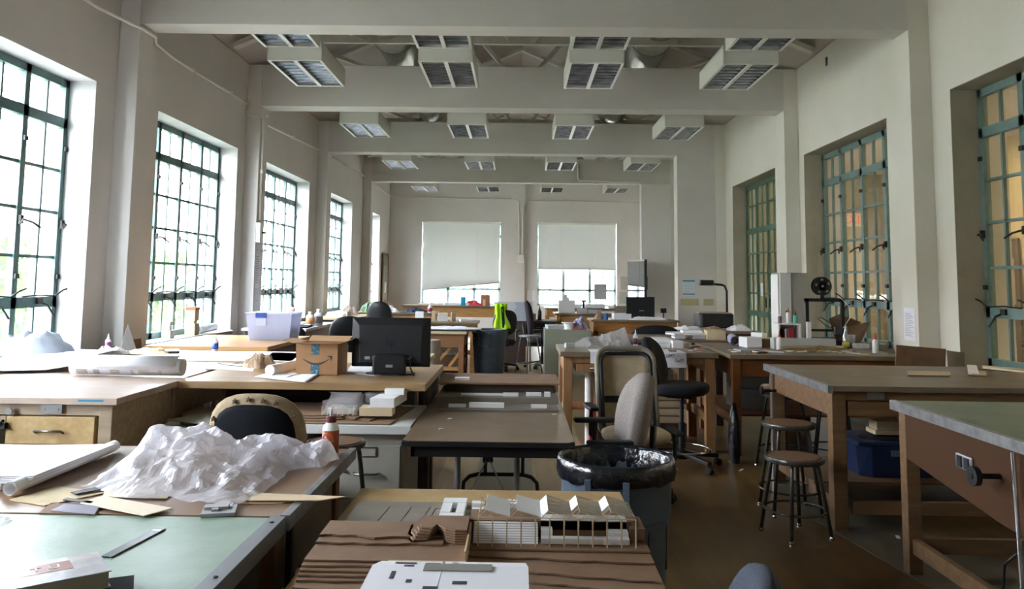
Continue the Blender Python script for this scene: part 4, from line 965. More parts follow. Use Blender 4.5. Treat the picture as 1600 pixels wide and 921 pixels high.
p = onz(172, 556, Z1); crumple('crumpled_paper', 'crumpled white tissue around the purple-labelled glue bottle behind the roll', 'paper', (p.x, p.y, Z1 + .012), 0.13, 0.10, 0.07, PAPER, seed=3)
p = onz(5, 566, Z1); crumple('wrapped_bundle', 'grey plastic-wrapped lump at the left edge of the near table', 'bundle', (p.x - .1, p.y + .55, Z1), 0.30, 0.22, 0.2, see('grey_bag_film', '#9aa0a8', tr=0.1, rough=0.3, gl=0.1), seed=9, smooth=True, profile=lambda x, y, u: (1 - u ** 4))
def leaning(name, label, cat, P, th, m):
    """upright board: four points given as world points"""
    o = Vector(P[0]); g = G(); g.add([Vector(q) - o for q in P], [tuple(range(len(P)))]); b = g.build(name, m, solid=th); b.location = o; return tag(b, label, cat)
yy = 7.2
leaning('triangle_board', 'tall pointed white board leaning on the left pier by the window', 'board', [onx(186, 552, -3.62), onx(214, 550, -3.55), onx(200, 507, -3.68)], 0.004, FOAM)
leaning('cardboard_piece', 'small brown board leaning beside the pointed white board', 'board', [onx(209, 551, -3.58), onx(222, 550, -3.55), onx(220, 529, -3.6), onx(206, 531, -3.62)], 0.004, CHIP)
p = onz(230, 552, .93); crumple('crumpled_paper', 'tan crumpled paper next to the pointed white board', 'paper', (p.x, p.y, Z1), 0.2, 0.12, 0.05, MANILA, seed=5)
p = onz(266, 551, .93); block('notebook', 'flat black notebook lying behind the right end of the long roll', 'notebook', p.x, p.y, Z1, 0.14, 0.24, 0.018, BLACKP, 0.4)
# ---- back pale table and monitor desk
p = onz(336, 549, Z1); bottle('white glue bottle with blue label standing below the second window', (p.x, p.y, Z1), 0.14, 0.026, cap=WHITEP, lab=BLUEP)
pq('drawing_sheet', 'wide flat white drawing across the pale back table', 'drawing', [(285, 562), (455, 566), (470, 552), (300, 550)], Z1, PAPER)
pq('drawing_sheet', 'small white drawing between the kraft lump and the cardboard box', 'drawing', [(415, 563), (465, 566), (470, 553), (425, 551)], Z1, PAPER)
pq('drawing_sheet', 'pale sheet lying left of the crumpled kraft paper on the monitor desk', 'drawing', [(318, 577), (395, 581), (400, 571), (330, 568)], Z1, PAPER)
p = onz(396, 577, Z1); crumple('kraft_paper', 'crumpled ball of brown kraft paper on the desk left of the box', 'paper', (p.x, p.y + .1, Z1), 0.11, 0.09, 0.10, KRAFT, seed=11, amp=0.6, rings=8)
t = thing('paper_roll', 'white drawing roll with a dark hollow end lying beside the cardboard box', 'paper roll', (-1.60, 5.20, Z1 + 0.036), radians(78))
G().lathe([(0.033, 0), (0.034, 0), (0.034, 0.45), (0.033, 0.45)], n=28, M=Matrix.Rotation(pi / 2, 4, 'Y')).build('tube', PAPER, t, smooth='auto')
G().lathe([(0.024, 0.002), (0.033, 0.001), (0.033, 0.4), (0.024, 0.4)], n=28, M=Matrix.Rotation(pi / 2, 4, 'Y')).build('core', CHARC, t, smooth='auto')
t_ = thing('wire', 'thin bent wire lying left of the kraft lump', 'wire', (0, 0, 0)); q = [onz(*a, Z1) for a in ((340, 569), (352, 572), (375, 574), (385, 573))]
t_.location = q[0]; G().tube([a - q[0] + Vector((0, 0, .006)) for a in q], 0.0025, 6).build('strand', INK, t_)
pq('paper_sheet', 'white sheet hanging past the front edge of the monitor desk', 'paper', [(398, 590), (478, 600), (499, 586), (440, 578)], Z1, PAPER, h=lambda u, v: 0.002 + 0.004 * u * u)
pq('paper_sheet', 'smaller white sheet crossing the overhanging one on the desk edge', 'paper', [(416, 583), (448, 590), (472, 582), (440, 576)], Z1 + 0.008, PAPER)
pq('paper_sheet', 'white sheet lying beneath the left end of the monitor stand', 'paper', [(540, 584), (585, 588), (590, 574), (548, 572)], Z1, PAPER)
pq('basswood_strip', 'thin pale strip lying in front of the cardboard box', 'wood strip', [(498, 587), (555, 585), (555, 583), (499, 584)], Z1, BASS)
# cardboard box with printed arrow and blue tape
bx = thing('cardboard_box', 'open brown cardboard box with blue tape and a curved printed arrow', 'box', (-1.455, 5.28, Z1 + 0.002), radians(-3))
w, d, h = 0.275, 0.24, 0.20; e = 0.003
G().box(0, w, 0, e, 0, h).build('front_wall', CARD, bx); G().box(0, w, d - e, d, 0, h).build('back_wall', CARD, bx)
G().box(0, e, e, d - e, 0, h).build('side_wall', CARD, bx); G().box(w - e, w, e, d - e, 0, h).build('side_wall', CARD, bx); G().box(e, w - e, e, d - e, 0, e).build('bottom', CARD, bx)
for nm, P in (('flap', [(0, 0, h), (w, 0, h), (w - .01, -.1, h + .012), (-.01, -.1, h + .015)]), ('flap', [(0, d, h), (w, d, h), (w + .01, d + .09, h + .03), (0, d + .09, h + .03)]),
              ('flap', [(0, 0, h), (0, d, h), (-.10, d, h + .02), (-.10, 0.01, h + .02)]), ('flap', [(w, 0, h), (w, d, h), (w + .085, d - .02, h + .035), (w + .085, 0.02, h + .03)])):
    G().add(P, [(0, 1, 2, 3)]).build(nm, mat('flap_cardboard', '#ad8a64', 0.8), bx, solid=0.003)
BT = mat('blue_parcel_tape', '#2a5568', 0.4, c2='#6f9aa6', scale=(60, 60, 60), lo=0.55, hi=0.6)
G().box(0.10, 0.155, -0.0012, 0, 0.13, h).build('tape', BT, bx); G().box(0.10, 0.155, -0.0012, 0, 0.0, 0.075).build('tape', BT, bx)
g = G(); P = []
for i in range(15):
    u = i / 14; x = 0.045 + 0.185 * u; z = 0.115 - 0.042 * sin(pi * (u * .95 + 0.02)) ** 0.9 - 0.008 * (1 - u); P.append((x, z, 0.002 + 0.0055 * sin(pi * min(u * 1.05, 1))))
g.add([(x, -0.0016, z - q) for x, z, q in P] + [(x, -0.0016, z + q) for x, z, q in P], [(i, i + 1, 15 + i + 1, 15 + i) for i in range(14)])
g.add([(0.205, -0.0016, 0.122), (0.242, -0.0016, 0.124), (0.236, -0.0016, 0.085), (0.229, -0.0016, 0.112)], [(0, 1, 2, 3)])
g.build('printed_arrow', INK, bx)
# monitor seen from behind
mo = thing('monitor', 'black flat computer monitor seen from behind on the tan desk', 'monitor', (-0.855, 5.42, Z1 + 0.001), radians(1))
g = G(); W2, z0, z1 = 0.262, 0.045, 0.37
g.prism([(-W2, z0), (W2, z0), (W2, z1), (-W2, z1)], 0, 0.03, Matrix(((1, 0, 0, 0), (0, 0, 1, -.015), (0, 1, 0, 0), (0, 0, 0, 1)))); scr = g.build('bezel', mat('gloss_black', '#090b0e', 0.3, spec=0.4), mo, bevel=0.008)
g = G(); g.add([(-W2 + .004, -.015, z0 + .004), (W2 - .004, -.015, z0 + .004), (W2 - .004, -.015, z1 - .004), (-W2 + .004, -.015, z1 - .004), (-W2 + .06, -.045, z0 + .03), (W2 - .06, -.045, z0 + .03), (W2 - .05, -.045, z1 - .05), (-W2 + .05, -.045, z1 - .05)], [(0, 1, 5, 4), (1, 2, 6, 5), (2, 3, 7, 6), (3, 0, 4, 7), (4, 5, 6, 7)])
g.build('rear_shell', mat('monitor_back', '#0a0e13', 0.5), mo, bevel=0.004)
G().box(-W2 + .012, W2 - .012, 0.0151, 0.016, z0 + .015, z1 - .015).build('screen', mat('screen_glass', '#050607', 0.1), mo)
g = G(); g.prism([(-.10, 0), (.10, 0), (.11, .02), (.11, .12), (.09, .135), (-.09, .135), (-.11, .12), (-.11, .02)], 0, 0.05, Matrix(((1, 0, 0, 0), (0, 0, 1, -.105), (0, 1, 0, 0), (0, 0, 0, 1)))); g.build('stand_housing', mat('stand_black', '#090c0f', 0.4), mo, bevel=0.012)
G().lathe([(0.15, 0), (0.15, 0.008), (0.05, 0.012), (0, 0.012)], (0, -.02, 0), 32, 1.1, 0.7).build('base', GLASS if False else mat('gloss_black', '#0e1216'), mo, smooth='auto')
g = G()
for x in (-.17, -.12): g.box(x, x + .035, -.0462, -.045, .095, .115)
g.box(-0.02, 0.025, -.1062, -.105, .05, .068)
for k in range(6): g.box(0.04 + .016 * k, 0.05 + .016 * k, -.0462, -.045, .095, .11)
g.build('port_labels', mat('port_label_grey', '#8f9496', 0.5), mo)
text('emblem', 'hp', 0.07, mat('emblem_black', '#1d242b', 0.2), mo, (0, -0.0465, 0.21), (pi / 2, 0, 0))
G().cyl((0.135, -0.05, 0.108), (0.135, -0.075, 0.108), 0.008, n=10).build('blue_plug', BLUEP, mo)
G().tube([(0.135, -0.075, 0.108), (0.14, -0.09, 0.07), (0.145, -0.1, 0.03), (0.16, -0.13, 0.006), (0.10, -0.16, 0.006), (0.02, -0.15, 0.006)], 0.0035, 6).build('cable', BLACKP, mo, smooth=True)
G().tube([(0.14, -0.10, 0.05), (0.165, -0.12, 0.0045), (0.17, -0.14, 0.0045)], 0.006, 6).build('cable', BLACKP, mo, smooth=True)
# ---- storage tub on the maple bench
tb = thing('storage_tub', 'translucent white storage tub with a blue latch on the maple bench', 'storage tub', (-2.63, 8.66, 0.912), radians(2))
def tub(g, w0, d0, w1, d1, h, t=0.004):
    g.add([(-w0 / 2, -d0 / 2, 0), (w0 / 2, -d0 / 2, 0), (w0 / 2, d0 / 2, 0), (-w0 / 2, d0 / 2, 0), (-w1 / 2, -d1 / 2, h), (w1 / 2, -d1 / 2, h), (w1 / 2, d1 / 2, h), (-w1 / 2, d1 / 2, h)], [(3, 2, 1, 0), (0, 1, 5, 4), (1, 2, 6, 5), (2, 3, 7, 6), (3, 0, 4, 7)])
g = G(); tub(g, 0.42, 0.40, 0.47, 0.46, 0.27); g.build('body', TUBP, tb, solid=0.004)
G().box(-.25, .25, -.245, .245, .27, .285).build('lid', TUBP, tb, bevel=0.006)
G().box(-.135, -0.02, -.262, -.246, .235, .285).build('latch', BLUEP, tb, bevel=0.006)
G().box(-.13, -0.03, -.236, -.231, .15, .225).build('label', mat('pale_label', '#cdd9ea', 0.5), tb)
G().box(-.19, .19, -.18, .18, .005, .12).build('contents', mat('pale_blue_contents', '#b5c8ea', 0.7), tb)
# ---- second window sill
SZ = ZS + 0.013
def sill_item(px, py): q = onz(px, py, SZ); return q
q = sill_item(288, 529); t = thing('foam_model', 'small white stepped foam tower on the second window sill', 'model', (-4.02, q.y, SZ))
G().box(-.05, .05, -.06, .06, 0, .09).build('lower_block', FOAM, t); G().box(-.025, .025, -.03, .03, .09, .15).build('neck', FOAM, t); G().box(-.04, .04, -.05, .05, .15, .19).build('upper_block', FOAM, t)
q = sill_item(305, 526); t = thing('foam_model', 'small tan tower model with a reddish top on the window sill', 'model', (-3.98, q.y + .25, SZ))
G().box(-.06, .06, -.07, .07, 0, .14).build('lower_block', MANILA, t); G().box(-.04, .04, -.05, .05, .14, .17).build('neck', MANILA, t); G().box(-.055, .055, -.065, .065, .17, .30).build('upper_block', MANILA, t); G().box(-.06, .06, -.07, .07, .30, .335).build('red_cap', mat('terracotta_card', '#b5654a', 0.7), t)
paper_roll('white paper roll lying on the second window sill', (-4.0, 10.0, SZ), (-4.0, 10.55, SZ), 0.055)
stack('loose stack of papers at the far end of the second window sill', -3.98, 10.4, SZ, 0.2, 0.55, 6, PAPER, jit=0.012, seed=3).location = (-3.86 + 0.0, 10.3, SZ)
# ---- papers on the low plan chest
z = 0.712
stack('fan of grey boards and photo prints on the low beige cabinet', -1.80, 4.80, z, 0.30, 0.36, 5, mat('grey_print_board', '#9b9a8a', 0.6), rz=-0.5, seed=5, jit=0.035, th=0.004, name='board_stack')
t = stack('pile of black-and-white photo prints on white foam on the low beige cabinet', -1.60, 4.80, z, 0.24, 0.3, 4, FOAM, seed=6, jit=0.01, th=0.007, name='board_stack')
t.location.x = -1.47
G().box(-.10, .11, -.1, .13, 0.0305, 0.0315).build('photo', mat('photo_print', '#b8b8be', 0.4, c2='#34343a', scale=(25, 25, 25), lo=0.48, hi=0.52), t)
block('foam_strip', 'short pale foam strip left of the fanned grey boards', 'foam', -1.97, 4.66, z, 0.07, 0.04, 0.015, FOAM, 0.1)
# ---- site model on white board
z = 0.739
sm = thing('site_model', 'layered chipboard site model with acrylic house on the white board', 'architectural model', (-1.52, 4.59, z))
for k in range(4):
    P = [(0.0, 0.0), (0.86 - k * .07, 0.0), (0.90 - k * .06, 0.62), (0.0, 0.62)]
    a = k * 0.022
    P = [(0, a * 2), (0.50 - a * 2, a * 2), (0.58 - a, 0.1 + a), (0.80 - a * 4, 0.03 + a), (0.90 - a * 3.5, 0.62), (0, 0.62)] if k else [(0, 0), (0.84, 0), (0.90, 0.62), (0, 0.62)]
    o = G().prism(P, 0.0, 0.004).build('contour_sheet', CHIP, sm); o.location.z = 0.0025 + k * 0.0068
    o2 = G().prism([(x * 0.996, y + 0.001 if y < .3 else y) for x, y in P], -0.0022, 0.0).build('dark_edge', CHIPE, sm); o2.location.z = 0.0025 + k * 0.0068
zt = 0.03
g = G(); c0 = (0.52, 0.14)
P = [(0, 0), (0.2, 0), (0.2, 0.26), (0, 0.26)]
g.add([(0.42, .14, zt), (0.62, .14, zt), (0.62, .36, zt), (0.42, .36, zt), (0.42, .14, zt + .08), (0.62, .14, zt + .08), (0.62, .30, zt + .108), (0.42, .30, zt + .108), (0.42, .36, zt + .09), (0.62, .36, zt + .09)],
      [(0, 1, 5, 4), (4, 5, 7, 6)[:0] or (4, 5, 7 - 0, 6), (1, 2, 9, 7), (0, 3, 8, 6), (2, 3, 8, 9), (6, 7, 9, 8)] )
g.build('acrylic_house', ACRY, sm)
g = G()
for k in range(7): g.box(0.42 + k * .03, 0.424 + k * .03, 0.125, 0.129, zt - .002, zt + .05)
g.build('posts', BASS, sm)
G().box(0.44, 0.6, 0.17, 0.33, zt, zt + 0.03).build('white_floor', FOAM, sm)
G().box(0.64, 0.83, 0.12, 0.24, zt - .002, zt + 0.045).build('lower_block', MANILA, sm)
G().prism([(0.70, 0.12), (0.84, 0.12), (0.87, 0.44), (0.74, 0.44)], zt + .046, zt + .10).build('white_block', FOAM, sm)
G().prism([(0.76, 0.26), (0.875, 0.26), (0.885, 0.5), (0.78, 0.5)], zt + .101, zt + .135).build('white_block', FOAM, sm)
G().box(0.64, 0.74, 0.3, 0.42, zt, zt + .10).build('acrylic_box', ACRY, sm)
g = G(); random.seed(8)
for k in range(60):
    q = Vector((0.65 + random.gauss(0, .012), .33 + random.gauss(0, .012), zt + .04 + random.random() * .065)); s = .006
    g.add([(-s, 0, 0), (0, -s, 0), (s, 0, 0), (0, s, 0)], [(0, 1, 2, 3)], Matrix.Translation(q) @ Euler([random.uniform(0, 6) for _ in range(3)]).to_matrix().to_4x4())
g.cyl((0.65, .33, zt), (0.65, .33, zt + .09), .002, n=5)
g.build('model_tree', ACRY, sm)
sm.location.x = -1.56

# ---- brown table with plastic sheeting
Z5 = T5Z
def film_profile(x, y, u): return (1 - u ** 2.6) * (0.55 + 0.45 * math.exp(-((x + 0.35) ** 2) / 0.18)) + 0.03
def film(name, label, cat, outline, z, hmax, m, seed, peaks, nu=64, nv=44, freq=5.0, sharp=0.5):
    """crumpled sheet of film over a table: outline in world xy as quad, ridged noise height"""
    P = [Vector(p[:2]) for p in outline]; o = P[0].copy(); off = Vector((seed, seed * 2.7, 0)); g = G()
    def f(u, v):
        e = min(u, 1 - u, v, 1 - v) * 2
        w_ = noise.noise(Vector((u * 3, v * 3, seed))) * 0.10 * (1 if True else 0)
        p = P[0].lerp(P[1], u + w_).lerp(P[3].lerp(P[2], u + w_), v + noise.noise(Vector((u * 4, v * 4, seed + 9))) * 0.10) - o
        h = sum(a * math.exp(-((u - cx_) ** 2 / (sx_ ** 2) + (v - cy_) ** 2 / (sy_ ** 2))) for a, cx_, cy_, sx_, sy_ in peaks)
        q = Vector((p.x, p.y, 0)) * freq + off
        r1 = 1 - abs(noise.noise(q)) * 2.2; r2 = 1 - abs(noise.noise(q * 2.3 + off)) * 2; r3 = 1 - abs(noise.noise(q * 5.1)) * 2
        k = min(1, e * 3.0)
        z_ = h * hmax * (0.70 + 0.30 * r1) * k + (0.015 * r2 + 0.0045 * r3 + .01) * (0.3 + 0.7 * k) * sharp * 2
        return (p.x, p.y, max(z_, 0.0015))
    g.grid(f, nu, nv); bmesh.ops.triangulate(g.b, faces=g.b.faces)
    ob = g.build(name, m); ob.location = (o.x, o.y, z + 0.001); return tag(ob, label, cat)
film('plastic_sheeting', 'big crumpled heap of translucent white plastic sheeting on the brown table', 'plastic sheet', [(-1.60, 2.97), (-0.98, 2.74), (-0.83, 3.62), (-1.62, 3.60)], Z5, 0.115, PLAST, 4.3,
     [(1.0, .28, .62, .26, .36), (0.75, .62, .55, .25, .35), (0.45, .88, .8, .2, .25), (.5, .1, .4, .2, .3)], freq=4.5, sharp=0.8, nu=60, nv=46)
film('plastic_sheeting', 'tail of translucent plastic sheeting trailing towards the amber glue bottle', 'plastic sheet', [(-1.12, 3.2), (-0.80, 3.32), (-0.76, 3.64), (-1.1, 3.66)], Z5, 0.065, PLAST, 7.9,
     [(0.9, .4, .5, .3, .4), (0.9, .9, .6, .2, .3)], nu=30, nv=24, freq=6, sharp=.7)
# amber glue bottle
gb = thing('glue_bottle', 'brown and white glue bottle with a gold printed amber label on the brown table', 'bottle', (-0.822, 3.58, Z5 + 0.002), 0)
r = 0.036; 
G().lathe([(r * .92, 0), (r, .004), (r, .115), (r * .9, .13), (r * .5, .145)], n=32).build('body', WHITEP, gb, smooth='auto')
G().lathe([(r * 1.01, .006), (r * 1.01, .112)], n=32).build('label', AMBER, gb, smooth=True)
G().lathe([(r * .62, .145), (r * .62, .168), (r * .5, .172)], n=24).build('cap', MAROON, gb, smooth='auto')
G().lathe([(r * .22, .172), (r * .2, .19), (r * .1, .2), (0, .2)], n=14).build('nozzle', mat('grey_nozzle', '#a9a9ae', 0.4), gb, smooth='auto')
def curved_text(name, s, size, m, parent, z, r, a0=0.0):
    o = text(name, s, size, m, parent, (0, 0, 0), (0, 0, 0))
    for v in o.data.vertices:
        a = -pi / 2 + v.co.x / r + a0; rr = r + 0.0006 + v.co.z; v.co = Vector((cos(a) * rr, sin(a) * rr, z + v.co.y))
    return o
curved_text('gold_lettering', 'GORILLA', 0.014, GOLD, gb, 0.070, r * 1.02, -0.15)
o = G().tube([(cos(2 * pi * k / 24) * .022, sin(2 * pi * k / 24) * .022, 0) for k in range(24)], 0.0012, 5, closed=True).build('gold_ring', GOLD, gb)
for v in o.data.vertices:
    x, y, zz = v.co; a = -pi / 2 + x / r - .15; v.co = Vector((cos(a) * (r * 1.02 + .0006 + zz), sin(a) * (r * 1.02 + .0006 + zz), 0.08 + y))
# big white drawing pad and roll at the left
def W5(px, py): return onz(px, py, Z5)
t = thing('drawing_pad', 'thick stack of large white drawings with rolled edge, far left of the brown table', 'drawing', W5(0, 775))
o = t.location.copy()
def Wt(px, py, dz): return onz(px, py, Z5 + dz) - Vector((o.x, o.y, Z5 + .001))
t.location = (o.x, o.y, Z5 + .001)
PB = mat('bright_paper', '#f1f1f4', 0.7)
r0, r1 = Wt(14, 778, 0), Wt(178, 708, 0)
for rr in (0.026,):
    pts = []
    dv = (r1 - r0); dv.z = 0; nrm = Vector((-dv.y, dv.x, 0)).normalized()
    def roll(u, v, rr=rr):
        th = -pi / 2 - v * 2 * pi * 1.8; q = rr * (1 - .35 * (1 - v)); p = r0 + dv * u + nrm * (q * cos(th)) * -1
        return (p.x, p.y, rr + q * sin(th) + .002)
    G().grid(roll, 1, 46).build('rolled_edge', PB, t, smooth=True, solid=.001)
for k in range(5):
    hz = .030 + .006 * k
    P = [Wt(-90, 752 - k * 2, hz), Wt(45 + 2 * k, 757 - k * 3, hz), Wt(180, 699 - k, hz), Wt(-90, 700, hz)]
    G().add([(p.x, p.y, hz) for p in P], [(0, 1, 2, 3)]).build('sheet', PAPER if k % 2 else PB, t, solid=.0035)
for px_, py_ in ((0, 0),):
    P = [Wt(-90, 752, .0), Wt(0, 768, .0), Wt(150, 712, 0), Wt(-90, 712, 0)]
    G().prism([(p.x, p.y) for p in P], 0.001, .026).build('lower_sheets', PAPER, t)
# boards on the brown table
def b5(label, px, dz, m=MANILA, name='board_offcut', cat='board', th=0.003): return pq(name, label, cat, px, Z5 + dz, m, th=th)
b5('large cream board offcut pointing under the big white drawings', [(15, 783), (70, 792), (165, 772), (90, 762)], 0.0)
b5('cream board lying in front of the plastic sheeting, widest of the offcuts', [(125, 788), (225, 808), (270, 796), (160, 777)], 0.006, mat('cream_board', '#ddd0b8', 0.7))
b5('cream board half under the plastic sheeting behind the widest offcut', [(160, 778), (260, 781), (275, 766), (165, 763)], 0.002, mat('cream_board', '#ddd0b8', 0.7))
b5('greyish board behind the plastic sheeting at its left side', [(155, 757), (215, 760), (232, 702), (188, 700)], 0.0, mat('grey_board', '#a39c92', 0.7))
b5('brown board offcut left beneath the cream ones', [(60, 804), (150, 806), (160, 790), (80, 788)], 0.0, CHIP)
b5('pale lilac plastic strip among the offcuts near the green table', [(80, 800), (148, 805), (155, 792), (100, 790)], 0.005, see('lilac_film', '#d6d3e4', tr=0.25), cat='plastic')
b5('long black strip lying on the cream offcuts', [(110, 771), (118, 774), (172, 764), (160, 761)], 0.008, BLACKP, name='black_strip', cat='strip')
b5('short black strip between the two cream boards', [(98, 783), (142, 789), (146, 786), (105, 780)], 0.006, BLACKP, name='black_strip', cat='strip')
b5('long pale basswood strip poking out over the metal table edge', [(372, 784), (500, 784), (540, 778), (390, 772)], 0.008, BASS, name='basswood_strip', cat='wood strip')
b5('second narrower basswood strip beneath the long one', [(370, 789), (440, 788), (450, 786), (375, 784)], 0.0, BASS, name='basswood_strip', cat='wood strip')
t = thing('foam_model', 'small grey foam piece with a raised ring by the green table corner', 'model', W5(340, 806)); t.rotation_euler = (0, 0, 0.25)
G().box(-.05, .055, -.02, .08, 0.001, 0.012).build('plate', FOAMG, t); G().box(-.045, .03, .02, .06, .012, .022).build('raised_bar', FOAMG, t); G().box(-.02, 0, .0, .03, .012, .02).build('raised_bar', FOAMG, t)
# ---- green table front left
t = thing('steel_ruler', 'dark steel ruler lying diagonally on the green table top', 'ruler', W5(165, 872)); a, b = W5(165, 872), W5(250, 828)
t.rotation_euler = (0, 0, math.atan2(b.y - a.y, b.x - a.x)); L = (b - a).length
G().box(0, L, -.016, .016, 0.001, 0.003).build('blade', mat('dark_steel', '#3c3e40', 0.3, 0.8), t)
G().box(0, L, -.019, -.016, 0.001, 0.004).build('black_edge', BLACKM, t); G().box(L * .9, L * .97, -.014, .014, 0.003, 0.0036).build('bright_end', STEEL, t)
t = thing('hardcover_book', 'thick book with a pale pictured cover and reddish title block in the front left corner', 'book', W5(0, 921), radians(38))
t.location = (-1.15, 1.95, Z5 + .032)
G().box(-.17, .155, -.085, .075, .003, .036).build('page_block', mat('book_pages', '#a8a391', 0.8), t)
CV = mat('book_cover', '#d9d4d0', 0.22, c2='#b9b9bd', scale=(9, 9, 9), lo=0.45, hi=0.6, coat=0.4)
G().box(-.17, .16, -.09, .08, .036, .039).build('cover', CV, t, bevel=0.001); G().box(-.17, .16, -.09, .08, 0, .003).build('back_cover', CV, t)
G().box(-.02, .09, -.02, .045, .0391, .0396).build('title_block', mat('rust_title', '#8a4638', 0.3), t)
text('title_lettering', 'T U', 0.04, mat('title_pale', '#d8cfc8', 0.5), t, (0.035, 0.012, .0401), (0, 0, 0))
t2 = thing('hardcover_book', 'dark navy book lying beneath the pale pictured one', 'book', (-1.08, 1.92, Z5 + .001), radians(25))
G().box(-.15, .17, -.1, .07, 0.003, .027).build('page_block', mat('book_pages', '#a8a391'), t2); G().box(-.15, .175, -.105, .075, .027, .03).build('cover', NAVYF, t2); G().box(-.15, .175, -.105, .075, 0, .003).build('back_cover', NAVYF, t2); G().box(.172, .175, -.105, .075, .003, .027).build('spine', NAVYF, t2)
film('plastic_sheeting', 'bit of clear plastic film at the left edge of the green table', 'plastic sheet', [(-1.78, 2.2), (-1.62, 2.2), (-1.60, 2.60), (-1.8, 2.62)], Z5, 0.04, PLASTC, 2.2, [(1, .4, .5, .4, .4)], nu=16, nv=16)

# ---- the big site model on the centre table (table top z = .70)
ZM = 0.702
M_ = thing('site_model', 'big contoured chipboard site model with white roofs and a basswood shed in the front centre', 'architectural model', (0, 0, ZM))
def Wm(px, py, dz): q = onz(px, py, ZM + dz); return (q.x, q.y)
# base
x0, x1 = -0.60, 0.405
o = G().box(x0, x1, 1.56, 3.12, 0, 0.012).build('base_board', CHIPG, M_)
# valley floor with grooves
zf = 0.016
G().box(x0 + .005, x1 - .02, 2.60, 3.06, 0.012, zf).build('street_level', CHIPG, M_)
g = G()
for xg in (-0.50, -0.42, -0.35): g.bar((xg, 2.66, zf + .0003), (xg + .03, 3.04, zf + .0003), 0.0025, 0.0006)
g.bar((-.32, 2.66, zf + .0003), (-.30, 3.02, zf + .0003), 0.0025, 0.0006); g.bar((-.30, 3.02, zf + .0003), (0.36, 3.02, zf + .0003), 0.0025, 0.0006)
g.build('grooves', CHIPE, M_)
def contour(pts, z0, th, m=CHIP, nm='contour_sheet'):
    """pts: far edge polyline (x, y) from left to right; sheet runs to the front of the board"""
    P = [(pts[0][0], 1.5)] + [tuple(q) for q in pts] + [(pts[-1][0], 1.5)]
    P = P[::-1]
    o = G().prism(P, z0 + .0016, z0 + th).build(nm, m, M_)
    G().prism([(x, y - .0015) for x, y in P], z0, z0 + .0016).build('dark_edge', CHIPE, M_)
def wav(xa, xb, y, amp, seed, n=26, slope=0):
    return [(xa + (xb - xa) * i / n, y + slope * i / n + amp * noise.noise(Vector((i * 0.28, seed, 0))) * 2) for i in range(n + 1)]
# the hill falls towards the camera: stacked sheets whose near edges show
def hill(pts_near, y_far, z0, th, xa, xb, m=CHIP):
    P = pts_near + [(pts_near[-1][0], y_far), (pts_near[0][0], y_far)]
    G().prism(P, z0 + .0020, z0 + th).build('contour_sheet', m, M_)
    G().prism([(x, y + .002) if i < len(pts_near) else (x, y) for i, (x, y) in enumerate(P)], z0, z0 + .0020).build('dark_edge', CHIPE, M_)
# plateau steps on the left (near edges step downwards towards the camera)
step = 0.0072; zb = 0.012
ys = [2.14, 2.215, 2.255, 2.272, 2.29, 2.308, 2.33]
for k, yk in enumerate(ys): hill(wav(-0.60, -0.15 if k > 1 else 0.0, yk, 0.003 if k > 1 else .006, k * 1.7, slope=0.012 if k < 2 else 0), 2.63, zb + k * step, step, 0, 0)
zt = zb + 7 * step
hill(wav(-0.60, -0.22, 2.46, 0.012, 21.1, n=20), 2.63, zt, step, 0, 0); hill(wav(-0.60, -0.22, 2.50, 0.018, 24.1, n=20), 2.65, zt + step, step, 0, 0)
# right contours
for k, (yk, sl) in enumerate(((1.95, -.12), (2.30, -.10), (2.38, -.10), (2.455, -.05))):
    hill(wav(0.001 if k < 2 else -0.149, 0.40, yk, 0.008, 40 + k * 2.1, slope=sl), 2.72, zb + k * step, step, 0, 0)
for k in range(4, 5): hill([(-0.149, 2.49), (0.40, 2.485)], 2.72, zb + k * step, step, 0, 0)
# folded ridge in the middle: a stack with a jagged near edge
for k in range(6):
    j = .010 * k
    P = [(-.345 + j, 2.53), (-.315 + j * .5, 2.465 - .002 * k + j), (-.275 + j * .4, 2.475 + j * .4), (-.245, 2.545 - .003 * k), (-.215, 2.49), (-.185, 2.475), (-0.15, 2.475), (-0.15, 2.62), (-.345 + j, 2.62)]
    G().prism(P, zt + k * step + .002, zt + (k + 1) * step).build('contour_sheet', CHIP, M_); G().prism([(x, y + .0015) for x, y in P], zt + k * step, zt + k * step + .002).build('dark_edge', CHIPE, M_)
ztop = zt + 6 * step
G().box(-0.149, 0.36, 2.60, 2.72, zb + 5 * step, ztop - .006).build('upper_terrace', CHIP, M_)
# basswood retaining wall strips
G().box(-.36, -0.142, 2.318, 2.323, zt - .02, zt + .004).build('retaining_wall', BASS, M_); G().box(-.148, -.143, 2.324, 2.60, zt - .022, zt + .03).build('retaining_wall', BASS, M_)
